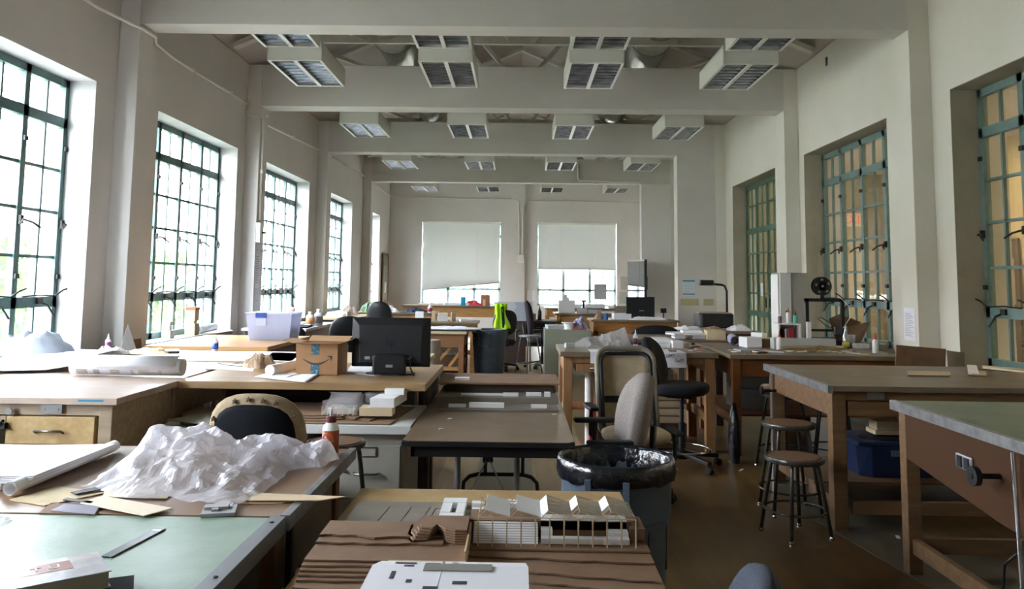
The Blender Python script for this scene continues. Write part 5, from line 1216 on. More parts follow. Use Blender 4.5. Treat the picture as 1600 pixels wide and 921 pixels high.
# big white roof in front (split plates with dark openings)
zr = 0.820 - ZM
for (xa, xb, ya, yb, za, z_b) in ((-.37, -.19, 1.80, 2.13, zr, zr), (-.188, 0.03, 1.80, 2.13, zr, zr), (-.37, -.19, 2.134, 2.20, zr - .002, zr - .014), (-.188, .03, 2.134, 2.20, zr - .002, zr - .014)):
    G().add([(xa, ya, za), (xb, ya, za), (xb - (.0 if yb < 2.15 else 0.006), yb, z_b), (xa + (0 if yb < 2.15 else .012 if xa < -.3 else 0), yb, z_b)], [(0, 1, 2, 3)]).build('white_roof', mat('white_museum_board', '#e9e9ee', 0.6), M_, solid=0.003)
G().box(-.35, 0.01, 1.84, 2.19, .055, zr - .018).build('wall_block', FOAM, M_)
def rq(px, py): q = onz(px, py, ZM + zr + .0018); return q
for (ax, ay, bx_, by) in ((617, 874, 652, 878), (631, 883, 648, 886), (607, 893, 619, 905), (633, 906, 644, 911), (659, 917, 684, 923), (706, 909, 730, 914), (665, 876, 689, 879), (707, 874, 717, 876), (733, 879, 755, 880)):
    q0, q1 = rq(ax, by), rq(bx_, ay); dz = lambda y: zr + .0022 - max(0, y - 2.13) * .19
    G().add([(q0.x, q0.y, dz(q0.y)), (q1.x, q0.y, dz(q0.y)), (q1.x, q1.y, dz(q1.y)), (q0.x, q1.y, dz(q1.y))], [(0, 1, 2, 3)]).build('roof_opening', mat('opening_dark', '#3c3c48', 0.6), M_)
q0, q1 = rq(661, 893), rq(769, 887)
G().box(q0.x, q1.x, q0.y, q1.y + .012, zr + .0017, zr + .005).build('skylight', mat('grey_skylight', '#8d8d88', 0.3), M_)
# white block buildings at the back left
def blk(px0, px1, py0, py1, h_, m=FOAM, nm='white_building', z=zf):
    a, b = onz(px0, py0, ZM + z), onz(px1, py1, ZM + z); return G().box(a.x, b.x, min(a.y, b.y), max(a.y, b.y), z, z + h_).build(nm, m, M_)
g = G(); a, b = onz(685, 816, ZM + zf), onz(730, 788, ZM + zf); X0, X1, Y0, Y1 = a.x, b.x, a.y, b.y
g.box(X0, X1, Y0, Y0 + .05, zf, zf + .018); g.box(X0, X1, Y1 - .06, Y1, zf, zf + .022); g.box(X0, X0 + .035, Y0 + .05, Y1 - .06, zf, zf + .02); g.box(X1 - .03, X1, Y0 + .05, Y1 - .06, zf, zf + .02); g.build('white_building', FOAM, M_)
blk(736, 757, 812, 803, .022); blk(737, 757, 800, 796, .03); blk(788, 842, 794, 788, .016); blk(793, 832, 818, 814, .004); blk(795, 826, 812, 806, .02)
blk(880, 897, 788, 786, .01, BASS, 'wood_block'); blk(920, 935, 790, 787, .012, BASS, 'wood_block'); blk(958, 964, 788, 786, .012, BASS, 'wood_block')
# basswood shed: columns, trusses, two covered bays
ZC = .043; zc1 = .133; YN, YF = 2.51, 2.69
colx = [-.118 + .0435 * k for k in range(12)]
for k, x in enumerate(colx):
    G().box(x - .0022, x + .0022, YN - .002, YN + .002, ZC - .002, zc1).build('column', BASS, M_)
    if k % 2 == 0: G().box(x - .0015, x + .0015, YF - .002, YF + .002, .09, zc1).build('column', BASS, M_)
xr0, xr1 = colx[0], colx[-1]
g = G(); g.bar((xr0, YN, zc1), (xr1, YN, zc1), .0022); g.bar((xr0, YF, zc1), (xr1, YF, zc1), .0022)
nb = 5; bw = (xr1 - xr0) / nb
for k in range(nb):
    a = xr0 + k * bw; pk = a + bw * .22; b = a + bw
    for yv in (YN, YN + .045, YN + .09, YN + .135, YF):
        g.bar((a, yv, zc1), (pk, yv, zc1 + .02), .0016); g.bar((pk, yv, zc1 + .02), (b, yv, zc1), .0016)
        if yv in (YN, YF):
            for q in range(5): u = a + (b - a) * (q + .5) / 5; g.bar((u, yv, zc1), (u + (.009 if q % 2 else -.009), yv, zc1 + .014 - .002 * q), .0011)
    g.bar((pk, YN, zc1 + .02), (pk, YF, zc1 + .02), .0018)
    g.bar((a, YN, zc1), (a, YF, zc1), .0016)
g.build('truss_frame', BASS, M_)
FILM = see('thin_film', '#d8d0bc', tr=0.72, rough=.1, gl=.15)
for k in range(nb):
    a = xr0 + k * bw; pk = a + bw * .22; b = a + bw
    G().add([(pk, YN, zc1 + .023), (b, YN, zc1 + .003), (b, YF, zc1 + .003), (pk, YF, zc1 + .023)], [(0, 1, 2, 3)]).build('white_roof' if k < 2 else 'film_roof', FOAM if k < 2 else FILM, M_, solid=0.0012)
    if k in (2, 3, 4): G().add([(pk, YN + .07 * (k > 2), zc1 + .023), (a, YN + .07 * (k > 2), zc1 + .003), (a, YF, zc1 + .003), (pk, YF, zc1 + .023)], [(0, 1, 2, 3)]).build('white_roof', FOAM, M_, solid=0.0012)
o = G().add([(-.135, 2.535, ZC + .004), (.065, 2.535, ZC + .004), (.065, 2.60, ZC + .052), (-.135, 2.60, ZC + .052)], [(0, 1, 2, 3)]).build('white_steps', FOAM, M_, solid=0.002)
g = G()
for k in range(9): u = k / 9; g.bar((-.135, 2.535 + .065 * u, ZC + .006 + .048 * u), (.065, 2.535 + .065 * u, ZC + .006 + .048 * u), .0012)
g.build('step_lines', FOAMG, M_)
for (a, b, c, d, z0, z1) in ((.075, .345, 2.53, 2.56, ZC + .008, ZC + .024), (.075, .345, 2.60, 2.66, ZC + .03, ZC + .06), (.075, .11, 2.56, 2.62, ZC + .008, ZC + .04), (.285, .345, 2.56, 2.62, ZC + .015, ZC + .035)):
    G().box(a, b, c, d, z0, z1).build('white_platform', FOAM, M_)
G().box(.352, .398, 2.57, 2.70, ZC, ZC + .045).build('chipboard_block', CHIP, M_)

# ---- boards stacked at the back of the folding table
ZF = 0.745
def fb(label, x0, x1, y0, y1, z, th, m, name='board_stack', cat='board', rz=0.0):
    return block(name, label, cat, (x0 + x1) / 2, (y0 + y1) / 2, z, x1 - x0, y1 - y0, th, m, rz)
fb('lowest grey-brown board on the folding table carrying three white foam strips', -.50, .25, 5.08, 5.62, ZF, 0.012, CHIPG)
fb('second grey-brown board set back on the stack at the far end of the folding table', -.54, .26, 5.30, 5.9, ZF + .013, 0.04, CHIPG)
fb('dark filler block standing in for the shaded gap under the topmost board of the stack', -.50, .24, 5.55, 6.0, ZF + .0535, 0.055, DARKB)  # solid dark filler takes the place of the shade between the boards
fb('topmost tan board of the stack at the far end of the folding table', -.55, .28, 5.50, 6.05, ZF + .11, 0.012, CHIP)
for i, (lab, xa, xb, y, z, h_) in enumerate((('left white foam strip on the lowest board', -.44, -.33, 5.14, ZF + .013, .02), ('long middle white foam strip on the lowest board', -.31, -.09, 5.14, ZF + .013, .03), ('right short foam strip on the lowest board', .08, .18, 5.14, ZF + .013, .022),
                                ('long thin white foam strip on the second board', -.38, -.02, 5.38, ZF + .054, .012), ('stubby white foam block on the second board, left one', -.10, .0, 5.36, ZF + .054, .022), ('white foam block on the second board, right of centre', .05, .15, 5.38, ZF + .054, .024), ('small upright white block ending the second board', .17, .21, 5.36, ZF + .054, .03))):
    block('foam_strip', lab + ' of the folding table stack', 'foam', (xa + xb) / 2, y, z, xb - xa, 0.03 if i != 4 else .025, h_, FOAM)
block('foam_strip', 'white foam strip lying alone on the topmost board of the stack', 'foam', -.39, 5.62, ZF + .122, .1, .05, .02, FOAM, 0.05)
for lab, x, y in (('tiny white scrap on the left of the brown laminate top', -.40, 4.78), ('tiny white scrap nearer the left front corner of the laminate top', -.42, 4.45), ('tiny white scrap at the right back of the laminate top', .22, 4.98)):
    block('foam_scrap', lab, 'scrap', x, y, ZF, .025, .012, .004, FOAM, 0.5)

# ---- bins
def bin_(name, label, loc, r, h, liner=False):
    t = thing(name, label, 'trash bin', loc)
    G().lathe([(0, 0.004), (r * .80, 0.0), (r * .82, .012), (r * .93, h * .66), (r * .96, h * .67), (r * .97, h * .9), (r * .985, h * .97), (r, h * .975), (r, h), (r * .95, h), (r * .93, h * .92), (r * .76, .03), (0, .03)], n=48).build('body', BINM, t, smooth='auto')
    for a in (radians(-105), radians(75)):
        c, s = cos(a), sin(a); tv = Vector((-s, c, 0)); g = G(); q = Vector((c, s, 0))
        for e in (-.085, .085): g.bar(q * (r * .93) + tv * e + Vector((0, 0, h * .70)), q * (r * 1.02) + tv * e + Vector((0, 0, h * .93)), .012, .03, up=tuple(tv))
        g.bar(q * r * .97 + tv * -.09 + Vector((0, 0, h * .70)), q * r * .97 + tv * .09 + Vector((0, 0, h * .70)), .03, .02)
        g.build('handle', BINM, t, bevel=0.003)
    if liner:
        g = G(); N = 96; prof = [(1.02, .885), (1.04, .92), (1.035, .965), (1.02, 1.005), (.97, 1.012), (.93, .985), (.92, .86), (.90, .6), (.86, .35), (.0, .33)]
        vs = []
        for i, (rr, zz) in enumerate(prof):
            for k in range(N):
                a = 2 * pi * k / N; wv = noise.noise(Vector((cos(a) * 9, sin(a) * 9, i * .35))) * (0.022 if i < 5 else 0.07) + (noise.noise(Vector((cos(a) * 22, sin(a) * 22, i * .2))) * .018 if i > 4 else 0)
                R = r * (rr + (wv if rr > 0 else 0)); R = min(R, r * .925) if i > 4 else R
                vs.append((cos(a) * R, sin(a) * R, h * (zz + (0.02 * noise.noise(Vector((cos(a) * 4, sin(a) * 4, 7))) if i == 0 else 0))))
        g.add(vs, [(i * N + k, i * N + (k + 1) % N, (i + 1) * N + (k + 1) % N, (i + 1) * N + k) for i in range(len(prof) - 1) for k in range(N)])
        g.build('bag_liner', LINER, t, smooth=True)
    return t
bin_('trash_bin', 'large slate-grey round bin lined with a shiny black bag, nearest the camera', (0.462, 3.87, 0), 0.266, 0.735, True)
fbn = bin_('trash_bin', 'round blue-grey unlined bin standing in the middle of the far aisle', (-0.47, 12.75, 0), 0.27, 0.80)
G().tube([(-.27, -.16, .80), (-.24, -.2, .74), (-.20, -.22, .70), (-.22, -.21, .64)], 0.012, 6).build('bag_scrap', LINER, fbn, smooth=True)
# ================================================================== the worn work tables on the right
ZQ = 0.911
# behind table seven: a second table carrying the white tray model
far_table('dark-edged table just behind the long worn table, under the white tray', 1.0, 2.30, 8.96, 9.9, z=0.93, wood=DARKB)
ZB2 = 0.931
film('plastic_bag', 'clear crumpled plastic bag lying on the left half of the long worn table', 'plastic bag', [(0.62, 7.85), (1.12, 7.8), (1.16, 8.38), (0.55, 8.38)], ZQ, 0.16, PLASTC, 12.4,
     [(.45, .25, .6, .3, .4), (.8, .65, .6, .22, .35), (1.0, .88, .65, .14, .3)], nu=44, nv=32, freq=6, sharp=.5)
p = onz(983, 541, ZQ); bottle('white glue bottle with purple label at the right end of the clear plastic bag', (1.19, 8.28, ZQ), 0.165, 0.026, cap=WHITEP, lab=PURPLE)
t = thing('paper_cup', 'small white cup lying on its side in front of the clear plastic bag', 'cup', (0.99, 8.05, ZQ + .033), radians(-120)); G().lathe([(0, 0), (.024, 0), (.032, .07), (.029, .07), (.022, .004), (0, .004)], n=20, M=Matrix.Rotation(pi / 2, 4, 'Y')).build('shell', WHITEP, t, smooth='auto')
block('metal_block', 'small grey block at the bare left end of the long worn table', 'block', 0.50, 7.98, ZQ, .09, .06, .045, FOAMG, 0.2)
t = thing('drawing_sheet', 'white sheet folded over the front edge below the clear plastic bag', 'drawing', (0.66, 7.50, ZQ + .002))
G().grid(lambda u, v: (u * .34, (v - .35) * .45 if v > .35 else -.012, 0 if v > .35 else -(.35 - v) * .30), 2, 20).build('sheet', PAPER, t, solid=.001)
t = thing('drawing_sheet', 'white sheet with ink sketches draped over the front edge behind the mesh chair', 'drawing', (1.12, 7.50, ZQ + .003), radians(3))
G().grid(lambda u, v: (u * .43, (v - .4) * .5 if v > .4 else -.014, 0 if v > .4 else -(.4 - v) * .34), 2, 20).build('sheet', PAPER, t, solid=.001)
g = G()
for k, (x, z) in enumerate(((.28, -.03), (.36, -.07))): g.tube([(x + .04 * cos(a * .9), -.018, z + .018 * sin(a * 1.7 + k)) for a in range(12)], 0.0014, 4)
g.build('sketch', INK, t)
# foam models
def foam_group(label, x, y, z, parts, m=FOAM, name='foam_model', rz=0.0):
    t = thing(name, label, 'model', (x, y, z + .001), rz)
    for (a, b, c, d, e_, f_) in parts: G().box(a, b, c, d, e_, f_).build('block', m, t, bevel=0.001)
    return t
foam_group('stepped white foam model right of the purple-labelled glue bottle', 1.30, 8.02, ZQ, [(0, .2, 0, .3, 0, .05), (.06, .24, .05, .34, .051, .09), (.215, .32, -.05, .2, 0, .075), (.34, .42, .02, .2, 0, .05)], rz=.1)
t = foam_group('big white foam tray model with rounded base behind the foam blocks', 1.66, 9.05, ZB2, [(.1, .22, .1, .3, 0, .045), (.3, .5, .08, .3, 0, .045)])
G().prism([(0, .15), (.08, 0), (.5, 0), (.55, .08), (.55, .4), (.05, .4)], .046, .062).build('tray', FOAM, t)
G().box(.2, .42, .15, .3, .063, .09).build('block', FOAM, t)
block('manila_box', 'pale tan block standing at the right of the white tray model', 'box', 2.20, 9.12, ZB2, .2, .3, .10, MANILA, -0.1)
paper_roll('purple-inside paper roll on the dark-edged table by the kraft bundle', (2.25, 8.45, ZQ), (2.32, 8.85, ZQ), .055, m=mat('violet_paper', '#9c98b4', 0.6))
t = thing('cardboard_box', 'low open brown box with papers between the tan block and the white long box', 'box', (2.50, 8.45, ZQ), .1)
G().box(-.2, .16, -.14, .14, 0, .08).build('body', CHIP, t); G().box(-.17, .13, -.11, .11, .081, .09).build('rolled_papers', MANILA, t)
for i, (lab, px, m, w_, d_, rz) in enumerate((('thin grey sheet nearest the front right corner of the long worn table', (1090, 547), FOAMG, .2, .14, .3), ('white sheet fragment in the middle of the long worn table', (1055, 544), PAPER, .2, .16, -.2),
        ('brown board offcut on the right end of the long worn table', (1100, 541), CHIP, .3, .22, .2), ('red translucent sheet at the right front corner of the long worn table', (1108, 546), mat('red_sheet', '#d2574a', 0.4), .2, .12, -.2), ('thin white strip of foam on the long worn table front', (1030, 546), FOAM, .12, .03, .2))):
    q = onz(px[0], px[1], ZQ); block('sheet_offcut', lab, 'sheet', min(q.x, 1.72), min(q.y, 8.3), ZQ + .002 * i, w_, d_, .002, m, rz)
# ---- printer table
bottle('white glue bottle with orange nozzle in front of the long white box', (2.56, 7.98, ZQ), 0.19, 0.028, cap=ORANGE, body=WHITEP)
block('long_box', 'long white box lying in front of the 3D printer', 'box', 2.86, 8.18, ZQ, .62, .12, .105, FOAMG if False else mat('off_white_box', '#bdbdbb', 0.6), 0.0)
t = crumple('straw_pile', 'heap of thin straw-coloured sticks in front of the long white box', 'sticks', (2.88, 7.94, ZQ), .33, .09, .045, mat('straw', '#9a8558', 0.7, c2='#7a6842', scale=(80, 10, 10)), seed=14, amp=.5)
random.seed(21); g = G()
for k in range(70):
    a = random.uniform(-.25, .25); x = random.uniform(-.24, .24); y = random.uniform(-.05, .05); z = .03 + random.uniform(0, .022) * (1 - abs(x) / .3); L = random.uniform(.06, .12)
    g.bar((x - cos(a) * L, y - sin(a) * L, z), (x + cos(a) * L, y + sin(a) * L, z + random.uniform(-.01, .01)), .003)
o = g.build('stick_bundle', mat('straw_light', '#b29d6e', 0.7), t); o['kind'] = 'stuff'
bottle('small white glue bottle with red-orange cap at the right end of the printer table', (3.42, 7.80, ZQ), 0.19, 0.028, cap=mat('red_orange', '#d8381f', 0.4), body=WHITEP)
t = thing('glass_bottle', 'clear glass bottle with a yellow label on the printer table', 'bottle', (3.32, 8.25, ZQ)); G().lathe([(.0, .003), (.034, 0), (.036, .01), (.036, .12), (.014, .17), (.013, .22), (.016, .222), (.016, .235)], n=24).build('body', BGLASS, t, smooth='auto'); G().lathe([(.0365, .02), (.0365, .065)], n=24).build('label', mat('yellow_label', '#c9c23a', 0.5), t, smooth=True)
t = thing('glass_jar', 'clear open glass jar behind the yellow-labelled bottle', 'jar', (3.46, 8.45, ZQ)); G().lathe([(0, .003), (.035, 0), (.042, .13), (.040, .13), (.033, .008), (0, .01)], n=24).build('body', BGLASS, t, smooth='auto')
# 3D printer
pr = thing('printer', '3D printer with black gantry frame and a filament spool on top', '3D printer', (3.03, 8.42, ZQ + .001))
G().box(0, .44, .05, .40, .0, .05).build('base', BLACKM, pr, bevel=.004)
G().box(.04, .40, .02, .30, .075, .085).build('print_bed', BLACKP, pr)
for x in (.02, .40): G().box(x, x + .035, .2, .24, .05, .50).build('upright', BLACKM, pr)
G().box(.02, .435, .2, .24, .465, .50).build('top_bar', BLACKM, pr); G().box(.055, .40, .195, .225, .15, .175).build('crossbar', BLACKM, pr)
G().box(.31, .385, .15, .194, .12, .20).build('print_head', mat('head_grey', '#3a3a3a', .4), pr, bevel=.004)
G().box(.0, .07, .0, .05, .15, .30).build('control_box', WHITEP, pr) if False else None
sp = G(); 
for y in (.18, .25): sp.cyl((.2, y, .63), (.2, y + .006, .63), .098, n=36)
sp.cyl((.2, .18, .63), (.2, .256, .63), .045, n=20); sp.build('spool', BLACKP, pr, smooth='auto')
g = G()
for k in range(5): a = 2 * pi * k / 5 + .4; g.ob((.2 + cos(a) * .07, .1785, .63 + sin(a) * .07), (.02, .002, .028), (0, -a, 0))
g.cyl((.2, .175, .63), (.2, .18, .63), .012, n=12); g.build('spool_openings', mat('spool_gaps', '#77756d', .6), pr)
G().box(.18, .22, .2, .24, .50, .56).build('spool_bracket', BLACKM, pr)
G().tube([(.34, .17, .2), (.26, .12, .24), (.16, .14, .30), (.13, .16, .29), (.2, .13, .22), (.3, .15, .18)], .004, 6).build('cable', BLACKP, pr, smooth=True)
G().tube([(.40, .19, .5), (.46, .15, .42), (.47, .15, .3), (.40, .17, .19)], .003, 6).build('filament_tube', WHITEP, pr, smooth=True)
# white electric box, cube shelf, books and bottles
t = thing('equipment_cabinet', 'tall white-fronted grey cabinet box standing behind the 3D printer', 'cabinet', (2.98, 9.25, .60))
G().box(0, .34, .0, .30, 0, 1.09).build('housing', mat('equip_grey', '#a09e92', 0.5), t, bevel=.008)
G().box(-.012, -.0005, .02, .28, .02, 1.07).build('door', mat('equip_white', '#d6d6d2', 0.4), t, bevel=.003)
G().box(0.0, .13, -.02, -.001, .0, 1.09).build('white_front', mat('equip_white', '#d6d6d2', 0.4), t, bevel=.006); G().box(.06, .085, -.024, -.0201, .48, .66).build('slot', BLACKP, t)
G().box(.0, .34, .05, .3, -.60, -.002).build('pedestal', DARKB, t)
cube = thing('cube_shelf', 'small white open cube shelf holding a few books beside the 3D printer', 'shelf', (2.72, 8.50, ZQ + .001))
for nm, b_ in (('side', (0, .015, 0, .22, 0, .22)), ('side', (.225, .24, 0, .22, 0, .22)), ('top', (0, .24, 0, .22, .2205, .235)), ('base', (.016, .224, 0, .22, 0, .012)), ('back', (.016, .224, .21, .22, .013, .219))): G().box(*b_).build(nm, WHITEM, cube)
for i, (w_, h_, m, lab) in enumerate(((.03, .16, BLACKP, 'black'), (.012, .165, WHITEP, 'thin white'), (.025, .17, mat('pink_book', '#b5677a', .5), 'pink'), (.05, .172, REDB, 'thick crimson'))):
    x = 2.72 + .05 + (0, .035, .05, .078)[i]
    t = thing('book', lab + ' book standing in the small white cube shelf', 'book', (x, 8.55, ZQ + .0145), group='books in the cube shelf'); G().box(0.001, w_ - .001, .004, .13, .002, h_ - .003).build('page_block', mat('book_pages', '#a8a391'), t); G().box(0, w_, 0, .003, 0, h_).build('spine', m, t); G().box(0, .001, .003, .135, 0, h_).build('cover', m, t); G().box(w_ - .001, w_, .003, .135, 0, h_).build('cover', m, t)
zc = ZQ + .237
bottle('white glue bottle with an orange nozzle on top of the cube shelf', (2.85, 8.58, zc), .17, .024, cap=ORANGE)
bottle('turquoise bottle on top of the cube shelf at its right end', (2.925, 8.58, zc), .13, .022, body=mat('turquoise', '#4fb0a6', .4), cap=BLACKP, name='spray_bottle')
bottle('small dark jar at the left on top of the cube shelf', (2.77, 8.60, zc), .09, .02, body=mat('dusky_jar', '#6b5560', .5), cap=WHITEP, name='jar', cat='jar', nozzle=False)
block('white_box', 'upright narrow white box between the cube shelf and the printer frame', 'box', 3.0, 8.40, ZQ, .04, .04, .26, WHITEP)
for lab, P in (('large brown board leaning behind the printer on the right, its top edge slanting', [(3.38, 8.62, ZQ + .003), (3.40, 8.80, ZQ + .003), (3.78, 8.95, ZQ + .24), (3.50, 8.85, ZQ + .33), (3.34, 8.75, ZQ + .28)]), ('second brown board fanned out to the right behind the printer', [(3.44, 8.5, ZQ + .003), (3.60, 8.6, ZQ + .003), (3.80, 8.75, ZQ + .26), (3.52, 8.70, ZQ + .20)])):
    leaning('brown_board', lab, 'board', P, .004, CHIP)
pq('cardboard_sheet', 'flat manila board on the printer table right of the printer', 'board', [(1305, 541), (1385, 547), (1390, 538), (1320, 533)], ZQ, CHIPG, th=.004)
for i, (lab, x, y, w_, d_, h_, m, rz) in enumerate((('small white cardboard box lid by the purple folder', 3.20, 8.20, .12, .08, .03, PAPER, .3), ('flat purple folder on the right half of the printer table', 3.36, 8.45, .30, .16, .02, mat('purple_folder', '#4e3a58', .5), .1), ('white cardboard wedge at the far right of the printer table', 3.50, 8.32, .14, .08, .05, PAPER, .2),
        ('pile of grey print-outs at the left front of the printer table', 2.22, 7.85, .24, .16, .015, FOAMG, .2), ('flat white sheet beside the grey print-outs on the printer table', 2.42, 7.75, .2, .14, .004, PAPER, -.3), ('white foam block at the left of the long white box', 2.38, 8.35, .16, .2, .10, FOAM, .15),
        ('slanted white foam offcut leaning over the brown box', 2.55, 8.62, .07, .16, .13, FOAM, .5), ('brown paper wad on the front of the printer table', 2.26, 7.62, .14, .06, .012, CHIP, .5))):
    block('table_clutter', lab, 'offcut', x, y, ZQ, w_, d_, h_, m, rz).name = ('paper_offcut' if i in (0, 3, 4, 7) else 'folder' if i == 1 else 'foam_offcut')
# ---- leaning boards behind the middle drafting table
leaning('brown_board', 'wide brown board leaning on the right wall behind the grey-brown drafting table', 'board', [(3.30, 7.18, .62), (3.80, 7.30, .62), (3.86, 7.36, .99), (3.36, 7.24, 1.03)], .008, CHIP)
leaning('brown_board', 'dark-edged brown board just right of the wide one against the right wall', 'board', [(3.70, 7.0, .62), (3.84, 7.02, .62), (3.88, 7.10, .98), (3.72, 7.08, 1.0)], .008, CHIPG)
# ---- on the grey-brown drafting table (T9)
def on9(px, py): return onz(px, py, .911)
for lab, px, m, th in (('long flat grey-tan strip lying on the grey-brown drafting table', [(1418, 588), (1485, 589), (1485, 583), (1418, 582)], MANILA, .006), ('small pale L-shaped foam bracket on the grey-brown drafting table', [(1513, 587), (1530, 588), (1526, 575), (1511, 574)], FOAM, .012),
                       ('short pale block next to the L-shaped foam bracket', [(1518, 588), (1541, 589), (1541, 584), (1518, 583)], MANILA, .01), ('long white strip running off to the right on the grey-brown drafting table', [(1535, 578), (1640, 588), (1640, 583), (1535, 575)], mat('pale_strip', '#d3c9ad', .6), .012)):
    q = [on9(*a) for a in px]; pq('wood_strip', lab, 'strip', px, .911 + 0.0, m, th=th).location.z += th / 2
# ---- under the tables on the right
t = thing('storage_bin', 'dark blue lidded storage bin on the shelf of the grey-brown drafting table', 'storage bin', (2.42, 5.80, .21))
g = G(); g.add([(0, .05, 0), (.08, 0, 0), (.50, 0, 0), (.50, .42, 0), (0, .42, 0), (-.02, .05, .22), (.07, -.02, .22), (.53, -.02, .22), (.53, .44, .22), (-.02, .44, .22)], [(4, 3, 2, 1, 0), (0, 1, 6, 5), (1, 2, 7, 6), (2, 3, 8, 7), (3, 4, 9, 8), (4, 0, 5, 9), (5, 6, 7, 8, 9)]); g.build('tub', NAVYP, t, bevel=.006)
G().box(-.03, .55, -.03, .45, .221, .245).build('lid', NAVYP, t, bevel=.006); G().box(.20, .38, -.036, -.0205, .15, .19).build('label', mat('dull_label', '#5a6a6c', .5), t)
crumple('dark_cloth', 'dark flattened sheets heaped on the blue bin lid', 'cloth', (2.75, 5.95, .456), .24, .18, .03, BLACKP, seed=31)
foam_group('tan cardboard house model sitting on the blue storage bin', 2.56, 5.88, .488, [(0, .2, 0, .16, 0, .03), (.02, .19, .02, .15, .031, .09)], m=MANILA)
leaning('bubble_wrapped_board', 'bubble-wrapped panel leaning under the table beside the blue bin', 'panel', [(3.02, 5.75, .212), (3.28, 5.95, .212), (3.28, 6.0, .80), (3.02, 5.8, .80)], .03, see('bubble_wrap', '#b9bcc0', tr=.3, rough=.25, gl=.15))
block('foam_offcut', 'white foam strip on the shelf at the foot of the bubble-wrapped panel', 'foam', 3.08, 5.70, .209, .12, .05, .03, FOAM, -.3)
t = thing('drawer_tower', 'translucent grey plastic drawer tower on the printer table shelf', 'drawers', (2.08, 7.80, .362))
for k in range(2): G().box(0, .32, 0, .36, k * .2 + .002, k * .2 + .19).build('drawer', see('smoky_plastic', '#8f9290', tr=.2, rough=.3, gl=.1), t, bevel=.006)
paper_roll('tan cardboard roll slanting on the black stool under the printer table', (2.10, 7.02, .64), (2.35, 7.12, .64), .03, m=KRAFT)
t = thing('tall_black_bag', 'glossy black leaning panel and roll between the two long tables', 'bag', (1.90, 7.20, 0)); 
G().lathe([(0, 0), (.07, 0), (.09, .1), (.08, .35), (.03, .5), (0, .52)], (0, 0, 0), 20, .6, 1).build('body', LINER, t, smooth='auto')
# wooden crate and red box under the long worn table
cr = thing('wooden_crate', 'slatted pale wooden crate on the floor under the long worn table', 'crate', (1.20, 7.95, .0), 0)
for k in range(4): 
    G().box(0, .44, 0, .012, .20 + .075 * k, .26 + .075 * k).build('slat', BASS, cr)
for k in range(4): G().box(0, .44, .3, .312, .20 + .075 * k, .26 + .075 * k).build('slat', BASS, cr)
for x in (.0, .42):
    G().box(x, x + .02, .013, .30, .2, .49).build('end_panel', BASS, cr)
G().box(.02, .42, .02, .29, .2, .21).build('floor_panel', BASS, cr)
G().box(0.0, .44, .0, .31, .0, .195).build('plinth', DARKB, cr)
G().box(.06, .36, .05, .25, .44, .47).build('yellow_contents', mat('yellow_green', '#aab53c', .6), cr)
block('red_box', 'flat red box under the long worn table behind the mesh chair', 'box', .85, 7.9, 0, .34, .26, .40, REDP)
t = thing('white_pipe', 'white cardboard tube standing upright under the long worn table', 'tube', (.68, 7.85, .001)); G().cyl((0, 0, 0), (0, 0, .72), .04, n=20).build('tube', WHITEP, t, smooth='auto')
leaning('wood_board', 'dark brown plank leaning under the long worn table beside the white tube', 'board', [(.76, 7.75, .002), (.82, 7.75, .002), (.82, 7.8, .55), (.76, 7.8, .55)], .01, DARKB)
# ================================================================== far right corner
ti = thing('overhead_projector', 'black overhead projector with a bent arm and head by the right pillar', 'projector', (2.75, 12.35, .882))
G().prism([(0, .05), (.05, 0), (.50, 0), (.54, .05), (.54, .42), (0, .42)], 0.0, .22).build('body', BLACKP, ti, bevel=.02)
G().box(.0, .50, .02, .40, .221, .235).build('glass_stage', mat('stage_tan', '#a89574', .4), ti)
G().tube([(.50, .3, .2), (.50, .3, .56), (.47, .3, .64), (.42, .3, .66), (.28, .3, .67)], .018, 8).build('arm', BLACKM, ti, smooth=True)
G().ob((.18, .3, .69), (.22, .14, .09)).build('lens_head', BLACKP, ti, bevel=.02)
q = onz(1008, 495, .911); mo2 = thing('monitor', 'dark monitor seen from behind on the honey wooden table by the pillars', 'monitor', (2.14, 14.25, .912), 0)
G().box(-.255, .245, -.02, .02, .05, .40).build('panel', mat('monitor_back', '#12171d'), mo2, bevel=.006); G().box(-.05, .05, -.02, .02, 0, .06).build('neck', BLACKP, mo2); G().box(-.12, .12, -.1, .1, 0, .012).build('base', BLACKP, mo2)
G().box(-.03, .06, -.0212, -.0201, .15, .165).build('printed_label', mat('label_grey', '#9aa0a2', .5), mo2)
tv = thing('television', 'flat television on an arm at the right pillar, screen reflecting the window', 'television', (2.76, 18.9, 1.5), radians(-75))
G().box(-.50, .50, -.03, .03, -.50, .60).build('casing', BLACKP, tv, bevel=.006); G().box(-.47, .47, -.034, -.0305, -.44, .56).build('screen', mat('tv_screen', '#101214', .03, spec=1.0, coat=1.0), tv); G().box(-.5, .5, -.036, -.0305, .56, .60).build('bezel', mat('tv_silver', '#b9bab8', .3), tv)
G().box(-.1, .1, .03, .22, -.1, .2).build('wall_bracket', BLACKM, tv)
